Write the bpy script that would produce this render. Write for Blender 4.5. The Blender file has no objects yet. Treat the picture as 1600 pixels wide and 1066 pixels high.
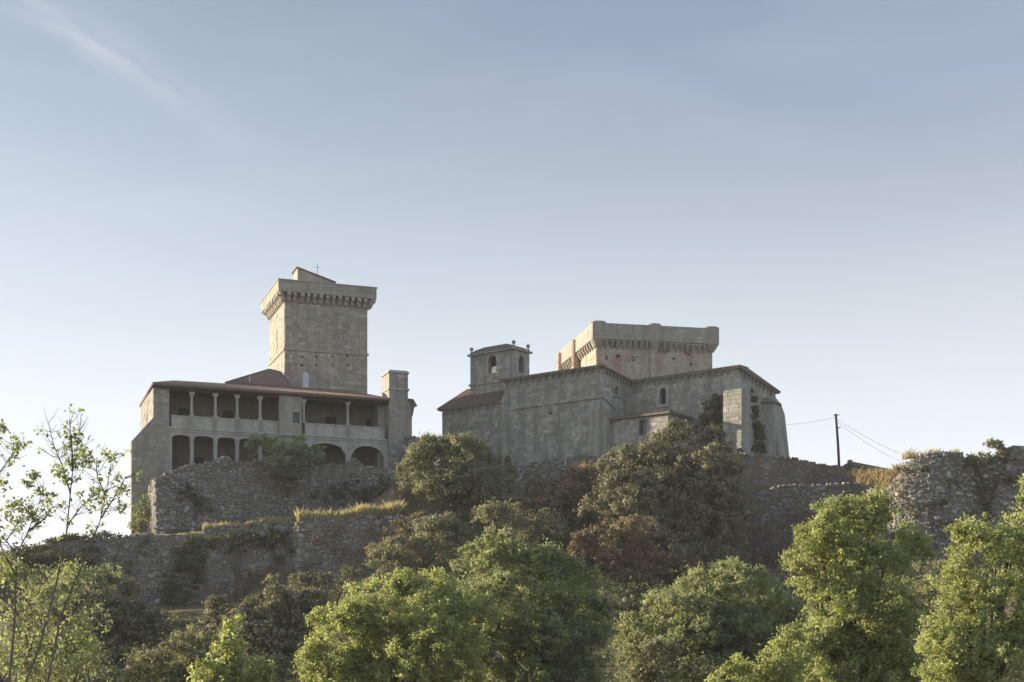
import bpy, bmesh, math, random
import numpy as np
from mathutils import Vector, Matrix

R = math.radians
random.seed(7)
rng = np.random.default_rng(7)
scene = bpy.context.scene
col = scene.collection

# ------------------------------------------------------------------ camera, sky, sun, exposure
F = 2200.0            # focal length in units of the photograph's pixels (width 1600)
HZ = 1020.0           # eye level in the photograph
cam_d = bpy.data.cameras.new("camera")
cam = bpy.data.objects.new("camera", cam_d)
col.objects.link(cam)
cam.location = (0, 0, 0)
cam.rotation_euler = (R(90), 0, 0)
cam_d.sensor_width = 36.0
cam_d.lens = 36.0 * F / 1600.0
cam_d.shift_y = (HZ - 533.0) / 1600.0
cam_d.clip_start = 0.5
cam_d.clip_end = 12000
scene.camera = cam

SUN_EL = 14.0
SUN_AZ = 14.0          # degrees behind the picture plane, on the left
sd = Vector((-math.cos(R(SUN_AZ)) * math.cos(R(SUN_EL)), math.sin(R(SUN_AZ)) * math.cos(R(SUN_EL)), math.sin(R(SUN_EL))))

world = bpy.data.worlds.new("World")
scene.world = world
world.use_nodes = True
wn = world.node_tree.nodes; wl = world.node_tree.links
for n in list(wn): wn.remove(n)
w_out = wn.new("ShaderNodeOutputWorld")
w_bg = wn.new("ShaderNodeBackground")
w_sky = wn.new("ShaderNodeTexSky")
w_sky.sky_type = 'NISHITA'
w_sky.sun_disc = False
w_sky.sun_elevation = R(SUN_EL)
w_sky.sun_rotation = math.atan2(sd.x, sd.y)
w_sky.altitude = 400
w_sky.air_density = 1.0
w_sky.dust_density = 1.0
w_sky.ozone_density = 1.0
w_bg.inputs[1].default_value = 0.10
hsv = wn.new("ShaderNodeHueSaturation")
hsv.inputs['Saturation'].default_value = 0.74; hsv.inputs['Value'].default_value = 0.38
wl.new(w_sky.outputs[0], hsv.inputs['Color'])
# pale summer haze low in the sky, the same all the way round
w_tc = wn.new("ShaderNodeTexCoord"); w_sx = wn.new("ShaderNodeSeparateXYZ"); wl.new(w_tc.outputs['Generated'], w_sx.inputs[0])
# thin streak of cirrus, laid out by direction in the sky
def wmath(op, a, b=None, c=None):
    m = wn.new("ShaderNodeMath"); m.operation = op
    for i, v in enumerate((a, b, c)):
        if v is None: continue
        if isinstance(v, (int, float)): m.inputs[i].default_value = v
        else: wl.new(v, m.inputs[i])
    return m.outputs[0]
tc = wn.new("ShaderNodeTexCoord")
sx = wn.new("ShaderNodeSeparateXYZ"); wl.new(tc.outputs['Generated'], sx.inputs[0])
yy = wmath('MAXIMUM', sx.outputs['Y'], 0.05)
k1 = wmath('DIVIDE', sx.outputs['X'], yy); k2 = wmath('DIVIDE', sx.outputs['Z'], yy)
a1 = wmath('ADD', k1, 0.30); a2 = wmath('SUBTRACT', k2, 0.432)
nz = wn.new("ShaderNodeTexNoise"); nz.inputs['Scale'].default_value = 9.0; nz.inputs['Detail'].default_value = 5.0
wl.new(tc.outputs['Generated'], nz.inputs['Vector'])
wob = wmath('MULTIPLY', wmath('SUBTRACT', nz.outputs[0], 0.5), 0.035)
dd = wmath('ADD', wmath('ADD', wmath('MULTIPLY', a1, 0.515), wmath('MULTIPLY', a2, 0.857)), wob)
tt = wmath('SUBTRACT', wmath('MULTIPLY', a1, 0.857), wmath('MULTIPLY', a2, 0.515))
g1 = wmath('EXPONENT', wmath('MULTIPLY', wmath('MULTIPLY', dd, dd), -4200.0))
g2 = wmath('EXPONENT', wmath('MULTIPLY', wmath('MULTIPLY', tt, tt), -110.0))
nz2 = wn.new("ShaderNodeTexNoise"); nz2.inputs['Scale'].default_value = 1.0; nz2.inputs['Detail'].default_value = 6.0
cvec = wn.new("ShaderNodeCombineXYZ"); wl.new(wmath('MULTIPLY', tt, 11.0), cvec.inputs[0]); wl.new(wmath('MULTIPLY', dd, 70.0), cvec.inputs[1])
wl.new(cvec.outputs[0], nz2.inputs['Vector'])
cm = wmath('MULTIPLY', wmath('MULTIPLY', wmath('MULTIPLY', g1, g2), 0.7), wmath('MULTIPLY', wmath('MAXIMUM', wmath('SUBTRACT', nz2.outputs[0], 0.3), 0.0), 1.3))
cmix = wn.new("ShaderNodeMixRGB"); cmix.blend_type = 'MIX'
cmix.inputs[2].default_value = (2.2, 2.27, 2.4, 1)
hz_q = wmath('DIVIDE', w_sx.outputs['Z'], 0.262)
hz_f = wmath('MULTIPLY', wmath('EXPONENT', wmath('MULTIPLY', wmath('MULTIPLY', hz_q, hz_q), -1.0)), 0.85)
hmix = wn.new("ShaderNodeMixRGB"); hmix.inputs[2].default_value = (2.82, 2.84, 2.98, 1)
# the clear blue above the haze is even up to the zenith and all round
flr = wn.new("ShaderNodeMixRGB"); flr.blend_type = 'LIGHTEN'; flr.inputs[0].default_value = 1.0
flr.inputs[2].default_value = (0.60, 0.79, 1.14, 1)
wl.new(hsv.outputs[0], flr.inputs[1])
wl.new(hz_f, hmix.inputs[0]); wl.new(flr.outputs[0], hmix.inputs[1])
# faint veils of high cloud over the whole sky
vmap = wn.new("ShaderNodeMapping"); vmap.inputs['Scale'].default_value = (2.2, 2.2, 9.0); vmap.inputs['Rotation'].default_value = (0, R(-14), 0)
wl.new(w_tc.outputs['Generated'], vmap.inputs[0])
vn = wn.new("ShaderNodeTexNoise"); vn.inputs['Scale'].default_value = 1.6; vn.inputs['Detail'].default_value = 6.0; vn.inputs['Distortion'].default_value = 0.6
wl.new(vmap.outputs[0], vn.inputs['Vector'])
vf = wmath('MULTIPLY', wmath('MAXIMUM', wmath('SUBTRACT', vn.outputs[0], 0.47), 0.0), 0.2)
vmix = wn.new("ShaderNodeMixRGB"); vmix.inputs[2].default_value = (2.9, 2.9, 3.05, 1)
wl.new(vf, vmix.inputs[0]); wl.new(hmix.outputs[0], vmix.inputs[1])
wl.new(cm, cmix.inputs[0]); wl.new(vmix.outputs[0], cmix.inputs[1])
wl.new(cmix.outputs[0], w_bg.inputs[0])
wl.new(w_bg.outputs[0], w_out.inputs[0])

sun_d = bpy.data.lights.new("sun", 'SUN')
sun_d.energy = 2.35
sun_d.angle = R(0.6)
sun_d.color = (1.0, 0.84, 0.63)
sun = bpy.data.objects.new("sun", sun_d)
col.objects.link(sun)
sun.rotation_euler = sd.to_track_quat('Z', 'Y').to_euler()
sun.location = (-60, 60, 80)

vs = scene.view_settings
vs.view_transform = 'Standard'; vs.look = 'None'; vs.gamma = 1.0; vs.use_curve_mapping = False
vs.exposure = 2.05
scene.cycles.max_bounces = 6

# ------------------------------------------------------------------ helpers
def K(px): return (px - 800.0) / F
def P(px, py, Y): return Vector((K(px) * Y, Y, (HZ - py) / F * Y))
def ZZ(py, Y): return (HZ - py) / F * Y
def M_(px, Y): return px * Y / F       # a length in pixels at distance Y, in metres

class Frame:
    def __init__(self, px, Y, z0, r):
        self.X, self.Y, self.z0, self.r = K(px) * Y, Y, z0, R(r)
        self.c, self.s = math.cos(self.r), math.sin(self.r)
    def sx(self, px, y=0.0):            # local x seen at pixel column px on the line local y = const
        X0 = self.X - self.s * y; Y0 = self.Y + self.c * y; k = K(px)
        return (k * Y0 - X0) / (self.c - k * self.s)
    def sy(self, px, x=0.0):            # local y seen at pixel column px on the line local x = const
        X0 = self.X + self.c * x; Y0 = self.Y + self.s * x; k = K(px)
        return (k * Y0 - X0) / (-self.s - k * self.c)
    def Yat(self, x, y=0.0): return self.Y + self.s * x + self.c * y
    def z(self, py, x, y=0.0): return ZZ(py, self.Yat(x, y)) - self.z0
    def place(self, o):
        o.location = (self.X, self.Y, self.z0); o.rotation_euler = (0, 0, self.r)

def tag(o, label=None, cat=None, group=None, kind=None):
    if label: o['label'] = label
    if cat: o['category'] = cat
    if group: o['group'] = group
    if kind: o['kind'] = kind
    return o

def empty(name, loc=(0, 0, 0), rz=0.0):
    o = bpy.data.objects.new(name, None)
    o.empty_display_size = 0.5
    col.objects.link(o); o.location = loc; o.rotation_euler = (0, 0, rz)
    return o

class MB:
    """collects polygons, then links them as one mesh object"""
    def __init__(self): self.v = []; self.f = []; self.t = []
    def add(self, verts, faces, tint=0.5):
        b = len(self.v); self.v += [tuple(p) for p in verts]
        for f in faces: self.f.append([b + i for i in f]); self.t.append(tint)
    def box(self, x0, x1, y0, y1, z0, z1, tint=0.5):
        self.hexa([(x0, y0, z0), (x1, y0, z0), (x1, y1, z0), (x0, y1, z0), (x0, y0, z1), (x1, y0, z1), (x1, y1, z1), (x0, y1, z1)], tint)
    def hexa(self, p, tint=0.5):
        self.add(p, [(0, 3, 2, 1), (4, 5, 6, 7), (0, 1, 5, 4), (1, 2, 6, 5), (2, 3, 7, 6), (3, 0, 4, 7)], tint)
    def prism_xz(self, pts, y0, y1, tint=0.5):
        n = len(pts)
        self.add([(x, y0, z) for x, z in pts] + [(x, y1, z) for x, z in pts],
                 [list(range(n)), list(range(2 * n - 1, n - 1, -1))] + [(i, (i + 1) % n, n + (i + 1) % n, n + i) for i in range(n)], tint)
    def prism_yz(self, pts, x0, x1, tint=0.5):
        n = len(pts)
        self.add([(x0, y, z) for y, z in pts] + [(x1, y, z) for y, z in pts],
                 [list(range(n)), list(range(2 * n - 1, n - 1, -1))] + [(i, (i + 1) % n, n + (i + 1) % n, n + i) for i in range(n)], tint)
    def plan(self, pts, z0, z1, tint=0.5, ztop=None):
        n = len(pts); zt = ztop or [z1] * n
        self.add([(x, y, z0) for x, y in pts] + [(x, y, zt[i]) for i, (x, y) in enumerate(pts)],
                 [list(range(n - 1, -1, -1)), list(range(n, 2 * n))] + [(i, (i + 1) % n, n + (i + 1) % n, n + i) for i in range(n)], tint)
    def lathe(self, cx, cy, prof, n=14, a0=0.0, a1=2 * math.pi, tint=0.5):
        full = abs(a1 - a0 - 2 * math.pi) < 1e-6
        m = n if full else n + 1
        vv = []
        for r_, z in prof:
            for i in range(m):
                a = a0 + (a1 - a0) * i / n
                vv.append((cx + r_ * math.cos(a), cy + r_ * math.sin(a), z))
        ff = []
        for j in range(len(prof) - 1):
            for i in range(n):
                i2 = (i + 1) % m
                ff.append((j * m + i, j * m + i2, (j + 1) * m + i2, (j + 1) * m + i))
        ff.append(list(range(m - 1, -1, -1))); ff.append([(len(prof) - 1) * m + i for i in range(m)])
        self.add(vv, ff, tint)
    def tube(self, pts, rad, n=6, tint=0.5):
        pts = [Vector(p) for p in pts]
        vv = []; ff = []
        for i, p in enumerate(pts):
            d = (pts[min(i + 1, len(pts) - 1)] - pts[max(i - 1, 0)]).normalized()
            a = d.cross(Vector((0.31, 0.9, 0.2))).normalized(); b = d.cross(a)
            rr = rad[i] if isinstance(rad, (list, tuple)) else rad
            for k in range(n):
                t = 2 * math.pi * k / n
                vv.append(tuple(p + a * (rr * math.cos(t)) + b * (rr * math.sin(t))))
        for i in range(len(pts) - 1):
            for k in range(n):
                ff.append((i * n + k, i * n + (k + 1) % n, (i + 1) * n + (k + 1) % n, (i + 1) * n + k))
        ff.append(list(range(n - 1, -1, -1))); ff.append([(len(pts) - 1) * n + k for k in range(n)])
        self.add(vv, ff, tint)
    def openwall(self, x0, x1, z0, top, ops, y0, y1, axis='x', step=1.5, sub=8):
        """upright wall along x (or y) with through openings (xa, xb, zbottom, zspring, rise); top is a function of x"""
        if not callable(top):
            tz = top; top = lambda x: tz
        xs = {x0, x1}
        n = max(1, int((x1 - x0) / step))
        for i in range(n): xs.add(x0 + (x1 - x0) * i / n)
        xs = {x for x in xs if not any(o[0] + 1e-4 < x < o[1] - 1e-4 for o in ops)}
        for o in ops:
            m = sub if o[4] > 0 else 1
            for i in range(m + 1): xs.add(o[0] + (o[1] - o[0]) * i / m)
        xs = sorted(xs)
        for a, b in zip(xs[:-1], xs[1:]):
            if b - a < 1e-5: continue
            mid = (a + b) / 2; cur = (z0, z0)
            for o in sorted([o for o in ops if o[0] < mid < o[1]], key=lambda o: o[2]):
                h = (o[1] - o[0]) / 2; c = (o[0] + o[1]) / 2
                tp = lambda x: o[3] + o[4] * math.sqrt(max(0.0, 1 - ((x - c) / h) ** 2))
                if o[2] > cur[0] + 1e-4: self._seg(a, b, cur, (o[2], o[2]), y0, y1, axis)
                cur = (tp(a), tp(b))
            self._seg(a, b, cur, (top(a), top(b)), y0, y1, axis)
    def _seg(self, a, b, lo, hi, y0, y1, axis):
        p = [(a, y0, lo[0]), (b, y0, lo[1]), (b, y1, lo[1]), (a, y1, lo[0]), (a, y0, hi[0]), (b, y0, hi[1]), (b, y1, hi[1]), (a, y1, hi[0])]
        if axis == 'y': p = [(q[1], q[0], q[2]) for q in p]
        self.hexa(p)
    def build(self, name, mat, parent=None, smooth=False, recalc=True, bevel=0.0):
        me = bpy.data.meshes.new(name)
        me.from_pydata(self.v, [], self.f)
        at = me.attributes.new('tint', 'FLOAT', 'FACE')
        at.data.foreach_set('value', np.array(self.t, dtype=np.float32))
        if recalc:
            bm = bmesh.new(); bm.from_mesh(me)
            bmesh.ops.recalc_face_normals(bm, faces=bm.faces)
            bm.to_mesh(me); bm.free()
        if smooth: me.polygons.foreach_set('use_smooth', [True] * len(me.polygons))
        me.materials.append(mat)
        o = bpy.data.objects.new(name, me)
        col.objects.link(o)
        if parent: o.parent = parent
        return o

def part(name, mat, parent, fn, **kw):
    m = MB(); fn(m)
    return m.build(name, mat, parent, **kw)

def copy_obj(o, parent, loc=None, rz=None, scale=None, name=None):
    c = o.copy(); col.objects.link(c); c.parent = parent
    if loc is not None: c.location = loc
    if rz is not None: c.rotation_euler = (0, 0, rz)
    if scale is not None: c.scale = scale
    return c

def np_mesh(name, verts, quads, mat, tint=None, parent=None):
    """fast mesh of quads from arrays"""
    me = bpy.data.meshes.new(name)
    nq = len(quads)
    me.vertices.add(len(verts)); me.vertices.foreach_set('co', np.ascontiguousarray(verts, dtype=np.float32).ravel())
    me.loops.add(nq * 4); me.loops.foreach_set('vertex_index', np.ascontiguousarray(quads, dtype=np.int32).ravel())
    me.polygons.add(nq)
    me.polygons.foreach_set('loop_start', np.arange(0, nq * 4, 4, dtype=np.int32))
    me.update(calc_edges=True)
    if tint is not None:
        at = me.attributes.new('tint', 'FLOAT', 'FACE')
        at.data.foreach_set('value', np.ascontiguousarray(tint, dtype=np.float32))
    me.materials.append(mat)
    o = bpy.data.objects.new(name, me); col.objects.link(o)
    if parent: o.parent = parent
    return o

# ------------------------------------------------------------------ materials
def new_mat(name):
    m = bpy.data.materials.new(name); m.use_nodes = True
    nt = m.node_tree
    for n in list(nt.nodes): nt.nodes.remove(n)
    out = nt.nodes.new("ShaderNodeOutputMaterial")
    return m, nt, out

def ramp(nt, fac, stops):
    r = nt.nodes.new("ShaderNodeValToRGB")
    el = r.color_ramp.elements
    while len(el) < len(stops): el.new(0.5)
    for e, (p, c) in zip(el, stops): e.position = p; e.color = (c[0], c[1], c[2], 1)
    nt.links.new(fac, r.inputs[0]); return r.outputs[0]

def noise(nt, vec, scale, detail=5.0, rough=0.6):
    n = nt.nodes.new("ShaderNodeTexNoise"); n.inputs['Scale'].default_value = scale
    n.inputs['Detail'].default_value = detail; n.inputs['Roughness'].default_value = rough
    nt.links.new(vec, n.inputs['Vector']); return n.outputs[0]

def mixc(nt, fac, a, b, mode='MIX'):
    m = nt.nodes.new("ShaderNodeMixRGB"); m.blend_type = mode
    for i, v in ((0, fac), (1, a), (2, b)):
        if isinstance(v, (int, float)): m.inputs[i].default_value = v
        elif isinstance(v, tuple): m.inputs[i].default_value = (v[0], v[1], v[2], 1)
        else: nt.links.new(v, m.inputs[i])
    return m.outputs[0]

def obj_coord(nt, scale=(1, 1, 1)):
    t = nt.nodes.new("ShaderNodeTexCoord"); mp = nt.nodes.new("ShaderNodeMapping")
    mp.inputs['Scale'].default_value = scale
    nt.links.new(t.outputs['Object'], mp.inputs[0]); return mp.outputs[0]

def tint_attr(nt):
    a = nt.nodes.new("ShaderNodeAttribute"); a.attribute_name = 'tint'; return a.outputs['Fac']

def bumped(nt, h, strength, dist):
    b = nt.nodes.new("ShaderNodeBump"); b.inputs['Strength'].default_value = strength; b.inputs['Distance'].default_value = dist
    nt.links.new(h, b.inputs['Height']); return b.outputs[0]

def stone_mat(name, c_dark, c_mid, c_light, lichen=(0.20, 0.20, 0.16), lich=0.5, stain=(0.10, 0.095, 0.085), st=0.55, ochre=None):
    m, nt, out = new_mat(name)
    v = obj_coord(nt); vs_ = obj_coord(nt, (1.1, 1.1, 0.16))
    base = ramp(nt, tint_attr(nt), [(0.0, c_dark), (0.5, c_mid), (1.0, c_light)])
    n1 = noise(nt, v, 1.9, 6, 0.7)
    base = mixc(nt, ramp(nt, n1, [(0.38, (0, 0, 0)), (0.66, (0.85, 0.85, 0.85))]), base, c_dark)
    n2 = noise(nt, v, 0.33, 5, 0.65)
    base = mixc(nt, ramp(nt, n2, [(0.46, (0, 0, 0)), (0.64, (lich, lich, lich))]), base, lichen)
    n3 = noise(nt, vs_, 0.9, 4, 0.6)
    base = mixc(nt, ramp(nt, n3, [(0.44, (0, 0, 0)), (0.62, (st, st, st))]), base, stain)
    if ochre:
        n5 = noise(nt, v, 0.55, 4, 0.6)
        base = mixc(nt, ramp(nt, n5, [(0.50, (0, 0, 0)), (0.66, (0.6, 0.6, 0.6))]), base, ochre)
    n4 = noise(nt, v, 7.0, 6, 0.75)
    base = mixc(nt, 0.45, base, ramp(nt, n4, [(0.3, (0.22, 0.22, 0.22)), (0.68, (0.95, 0.95, 0.95))]), 'OVERLAY')
    b = nt.nodes.new("ShaderNodeBsdfPrincipled")
    b.inputs['Roughness'].default_value = 0.92; b.inputs['Specular IOR Level'].default_value = 0.15
    nt.links.new(base, b.inputs['Base Color'])
    nt.links.new(bumped(nt, n4, 0.7, 0.06), b.inputs['Normal'])
    nt.links.new(b.outputs[0], out.inputs[0]); return m

def tile_mat(name, c1, c2, lichen, axis='X', pitch=0.24):
    m, nt, out = new_mat(name)
    v = obj_coord(nt)
    n1 = noise(nt, v, 1.3, 6, 0.7); n2 = noise(nt, v, 9.0, 3, 0.6)
    base = ramp(nt, n2, [(0.3, c1), (0.7, c2)])
    base = mixc(nt, ramp(nt, n1, [(0.45, (0, 0, 0)), (0.65, (0.75, 0.75, 0.75))]), base, lichen)
    b = nt.nodes.new("ShaderNodeBsdfPrincipled"); b.inputs['Roughness'].default_value = 0.9
    b.inputs['Specular IOR Level'].default_value = 0.2
    nt.links.new(base, b.inputs['Base Color'])
    nt.links.new(bumped(nt, n2, 0.5, 0.05), b.inputs['Normal'])
    nt.links.new(b.outputs[0], out.inputs[0]); return m

def plain_mat(name, c1, c2, scale=3.0, rough=0.85, spec=0.2, bump=0.0):
    m, nt, out = new_mat(name)
    v = obj_coord(nt); n1 = noise(nt, v, scale, 5, 0.65)
    base = ramp(nt, n1, [(0.3, c1), (0.7, c2)])
    b = nt.nodes.new("ShaderNodeBsdfPrincipled"); b.inputs['Roughness'].default_value = rough
    b.inputs['Specular IOR Level'].default_value = spec
    nt.links.new(base, b.inputs['Base Color'])
    if bump: nt.links.new(bumped(nt, n1, bump, 0.05), b.inputs['Normal'])
    nt.links.new(b.outputs[0], out.inputs[0]); return m

def leaf_mat(name, dark, mid, light, trans=0.35):
    m, nt, out = new_mat(name)
    c = ramp(nt, tint_attr(nt), [(0.0, dark), (0.5, mid), (1.0, light)])
    b = nt.nodes.new("ShaderNodeBsdfPrincipled"); b.inputs['Roughness'].default_value = 0.6
    b.inputs['Specular IOR Level'].default_value = 0.25
    nt.links.new(c, b.inputs['Base Color'])
    t = nt.nodes.new("ShaderNodeBsdfTranslucent")
    cy = mixc(nt, 1.0, c, (1.35, 1.42, 0.8), 'MULTIPLY')
    nt.links.new(cy, t.inputs['Color'])
    x = nt.nodes.new("ShaderNodeMixShader"); x.inputs[0].default_value = trans
    nt.links.new(b.outputs[0], x.inputs[1]); nt.links.new(t.outputs[0], x.inputs[2])
    nt.links.new(x.outputs[0], out.inputs[0]); return m

MT = {}
MT['tower'] = stone_mat('tower_granite', (0.27, 0.25, 0.205), (0.42, 0.39, 0.325), (0.57, 0.53, 0.45), lich=0.5, lichen=(0.30, 0.29, 0.225), st=0.5, stain=(.24,.22,.185))
MT['palace'] = stone_mat('palace_granite', (0.27, 0.257, 0.225), (0.38, 0.362, 0.32), (0.48, 0.455, 0.405), lich=0.45, lichen=(0.28, 0.29, 0.25), st=0.55, stain=(.2,.19,.17))
MT['pale'] = stone_mat('pale_dressed_stone', (0.36, 0.355, 0.32), (0.47, 0.46, 0.42), (0.56, 0.545, 0.50), lich=0.5, lichen=(0.33, 0.36, 0.31), st=0.45, stain=(.22,.22,.20))
MT['church'] = stone_mat('church_granite', (0.255, 0.252, 0.22), (0.42, 0.412, 0.365), (0.58, 0.57, 0.51), lich=0.65, lichen=(0.27, 0.285, 0.225), st=0.7, stain=(.21,.205,.19))
MT['keep'] = stone_mat('weathered_render', (0.36, 0.31, 0.24), (0.49, 0.43, 0.35), (0.58, 0.53, 0.45), lich=0.3, lichen=(0.36, 0.33, 0.29), st=0.4, stain=(.2,.17,.14), ochre=(0.33, 0.18, 0.11))
MT['keep_red'] = stone_mat('reddish_render', (0.26, 0.20, 0.145), (0.38, 0.29, 0.215), (0.48, 0.38, 0.29), lich=0.3, st=0.4)
MT['parapet'] = stone_mat('parapet_stone', (0.30, 0.285, 0.245), (0.40, 0.375, 0.325), (0.48, 0.45, 0.40), lich=0.3, lichen=(.28,.28,.24), st=0.35, stain=(.18,.17,.15))
MT['rubble'] = stone_mat('rubble_granite', (0.21, 0.205, 0.185), (0.33, 0.32, 0.295), (0.56, 0.545, 0.51), lich=0.6, lichen=(0.20, 0.19, 0.145), st=0.25)
MT['rubble_dark'] = stone_mat('overgrown_rubble', (0.18, 0.178, 0.168), (0.29, 0.287, 0.27), (0.50, 0.495, 0.47), lich=0.65, lichen=(0.17, 0.168, 0.13), st=0.35)
MT['mortar'] = plain_mat('earth_mortar', (0.12, 0.117, 0.10), (0.25, 0.243, 0.215), 0.8, 0.95, 0.1, 0.6)
MT['ochre_wall'] = stone_mat('ochre_stained_stone', (0.19, 0.165, 0.13), (0.29, 0.255, 0.21), (0.40, 0.36, 0.305), lich=0.6, lichen=(0.17, 0.15, 0.10), st=0.4, ochre=(0.21, 0.145, 0.085))
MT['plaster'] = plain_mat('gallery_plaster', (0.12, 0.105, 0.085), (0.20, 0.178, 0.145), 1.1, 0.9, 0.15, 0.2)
MT['tile'] = tile_mat('clay_tile', (0.17, 0.115, 0.095), (0.27, 0.185, 0.15), (0.20, 0.178, 0.158))
MT['tile_grey'] = tile_mat('lichened_tile', (0.16, 0.125, 0.10), (0.24, 0.195, 0.155), (0.17, 0.165, 0.14))
MT['slab'] = plain_mat('roof_slab', (0.13, 0.115, 0.09), (0.21, 0.185, 0.15), 2.5, 0.9, 0.2, 0.4)
MT['wood'] = plain_mat('dark_timber', (0.045, 0.032, 0.022), (0.085, 0.062, 0.045), 6.0)
MT['door'] = plain_mat('dark_door_wood', (0.035, 0.022, 0.016), (0.06, 0.04, 0.028), 6.0)
MT['pole'] = plain_mat('weathered_pole_wood', (0.07, 0.06, 0.055), (0.12, 0.105, 0.095), 8.0)
MT['metal'] = plain_mat('dull_metal', (0.10, 0.10, 0.105), (0.16, 0.16, 0.165), 5.0, 0.5, 0.4)
MT['brick'] = plain_mat('worn_brick', (0.17, 0.10, 0.07), (0.30, 0.19, 0.14), 4.0, 0.95, 0.1, 0.5)
MT['bark'] = plain_mat('bark', (0.05, 0.042, 0.034), (0.11, 0.095, 0.08), 9.0, 0.95, 0.1, 0.6)
MT['bark_pale'] = plain_mat('pale_bark', (0.10, 0.09, 0.08), (0.18, 0.165, 0.15), 9.0, 0.95, 0.1, 0.6)
MT['sky_pane'] = plain_mat('pale_sky_pane', (0.62, 0.66, 0.72), (0.70, 0.74, 0.80), 1.0, 0.35, 0.5)  # bright sky reflection put into the colour of the keep's window pane
MT['pane'] = plain_mat('dark_glass', (0.02, 0.024, 0.028), (0.035, 0.04, 0.045), 2.0, 0.12, 0.5)

m, nt, out = new_mat('hillside_soil')
v = obj_coord(nt)
g = ramp(nt, noise(nt, v, 0.35, 7, 0.7), [(0.3, (0.10, 0.09, 0.058)), (0.5, (0.19, 0.16, 0.105)), (0.72, (0.31, 0.26, 0.175))])
g = mixc(nt, ramp(nt, noise(nt, v, 0.09, 4, 0.6), [(0.45, (0, 0, 0)), (0.62, (0.8, 0.8, 0.8))]), g, (0.10, 0.105, 0.05))
b = nt.nodes.new("ShaderNodeBsdfPrincipled"); b.inputs['Roughness'].default_value = 0.97; b.inputs['Specular IOR Level'].default_value = 0.1
nt.links.new(g, b.inputs['Base Color']); nt.links.new(bumped(nt, noise(nt, v, 2.2, 7, 0.75), 0.9, 0.25), b.inputs['Normal'])
nt.links.new(b.outputs[0], out.inputs[0]); MT['soil'] = m

MT['leaf_yellow'] = leaf_mat('leaf_yellow_green', (0.23, 0.255, 0.115), (0.37, 0.40, 0.20), (0.52, 0.53, 0.33), 0.52)
MT['leaf_green'] = leaf_mat('leaf_mid_green', (0.18, 0.205, 0.115), (0.30, 0.325, 0.195), (0.44, 0.455, 0.31), 0.48)
MT['leaf_oak'] = leaf_mat('leaf_holm_oak', (0.11, 0.112, 0.07), (0.205, 0.20, 0.125), (0.35, 0.325, 0.21), 0.28)
MT['leaf_oak_green'] = leaf_mat('leaf_green_oak', (0.135, 0.145, 0.075), (0.24, 0.248, 0.135), (0.40, 0.39, 0.23), 0.32)
MT['leaf_olive'] = leaf_mat('leaf_grey_olive', (0.16, 0.165, 0.10), (0.265, 0.262, 0.165), (0.40, 0.385, 0.27), 0.32)
MT['leaf_brown'] = leaf_mat('leaf_rusty_brown', (0.14, 0.115, 0.08), (0.25, 0.195, 0.13), (0.39, 0.295, 0.20), 0.32)
MT['leaf_ivy'] = leaf_mat('leaf_ivy', (0.065, 0.078, 0.042), (0.115, 0.13, 0.065), (0.18, 0.195, 0.10), 0.25)
MT['grass_dry'] = leaf_mat('dry_grass', (0.34, 0.29, 0.18), (0.48, 0.42, 0.28), (0.60, 0.54, 0.40), 0.4)
MT['grass_rust'] = leaf_mat('rusty_grass', (0.24, 0.17, 0.105), (0.37, 0.28, 0.18), (0.50, 0.42, 0.30), 0.4)

# ------------------------------------------------------------------ stone laying
def lay_ashlar(mb, p0, d, n, L, z0, top, ops=(), h=(0.32, 0.5), w=(0.5, 1.15), proud=0.03, gap=0.014):
    """courses of dressed blocks standing proud of a wall face; p0, d, n in plan"""
    if not callable(top):
        tz = top; top = lambda s: tz
    z = z0
    zmax = max(top(0), top(L), top(L / 2))
    while z < zmax - 0.12:
        hh = random.uniform(*h); z1 = z + hh
        s = -random.uniform(0, w[0])
        while s < L:
            ww = random.uniform(*w); a = max(s, 0.0); b_ = min(s + ww, L)
            s += ww
            if b_ - a < 0.12: continue
            lim = min(top(a), top(b_)); zt = min(z1, lim)
            if zt - z < 0.1: continue
            if any(o[0] < b_ and o[1] > a and o[2] < zt and o[3] + o[4] > z for o in ops): continue
            pr = proud * random.uniform(0.3, 1.0)
            g_ = gap; t = min(1, max(0, random.gauss(0.5, 0.3)))
            fr = [(a + g_, z + g_), (b_ - g_, z + g_), (b_ - g_, zt - g_), (a + g_, zt - g_)]
            bk = [(a + g_ * .4, z + g_ * .4), (b_ - g_ * .4, z + g_ * .4), (b_ - g_ * .4, zt - g_ * .4), (a + g_ * .4, zt - g_ * .4)]
            V = [(p0[0] + d[0] * q + n[0] * pr, p0[1] + d[1] * q + n[1] * pr, r_) for q, r_ in fr] + \
                [(p0[0] + d[0] * q - n[0] * .005, p0[1] + d[1] * q - n[1] * .005, r_) for q, r_ in bk]
            mb.add(V, [(0, 1, 2, 3), (4, 5, 1, 0), (5, 6, 2, 1), (6, 7, 3, 2), (7, 4, 0, 3)], t)
        z = z1

def shift(ops, d): return [(o[0] - d, o[1] - d, o[2], o[3], o[4]) for o in ops]

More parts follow.
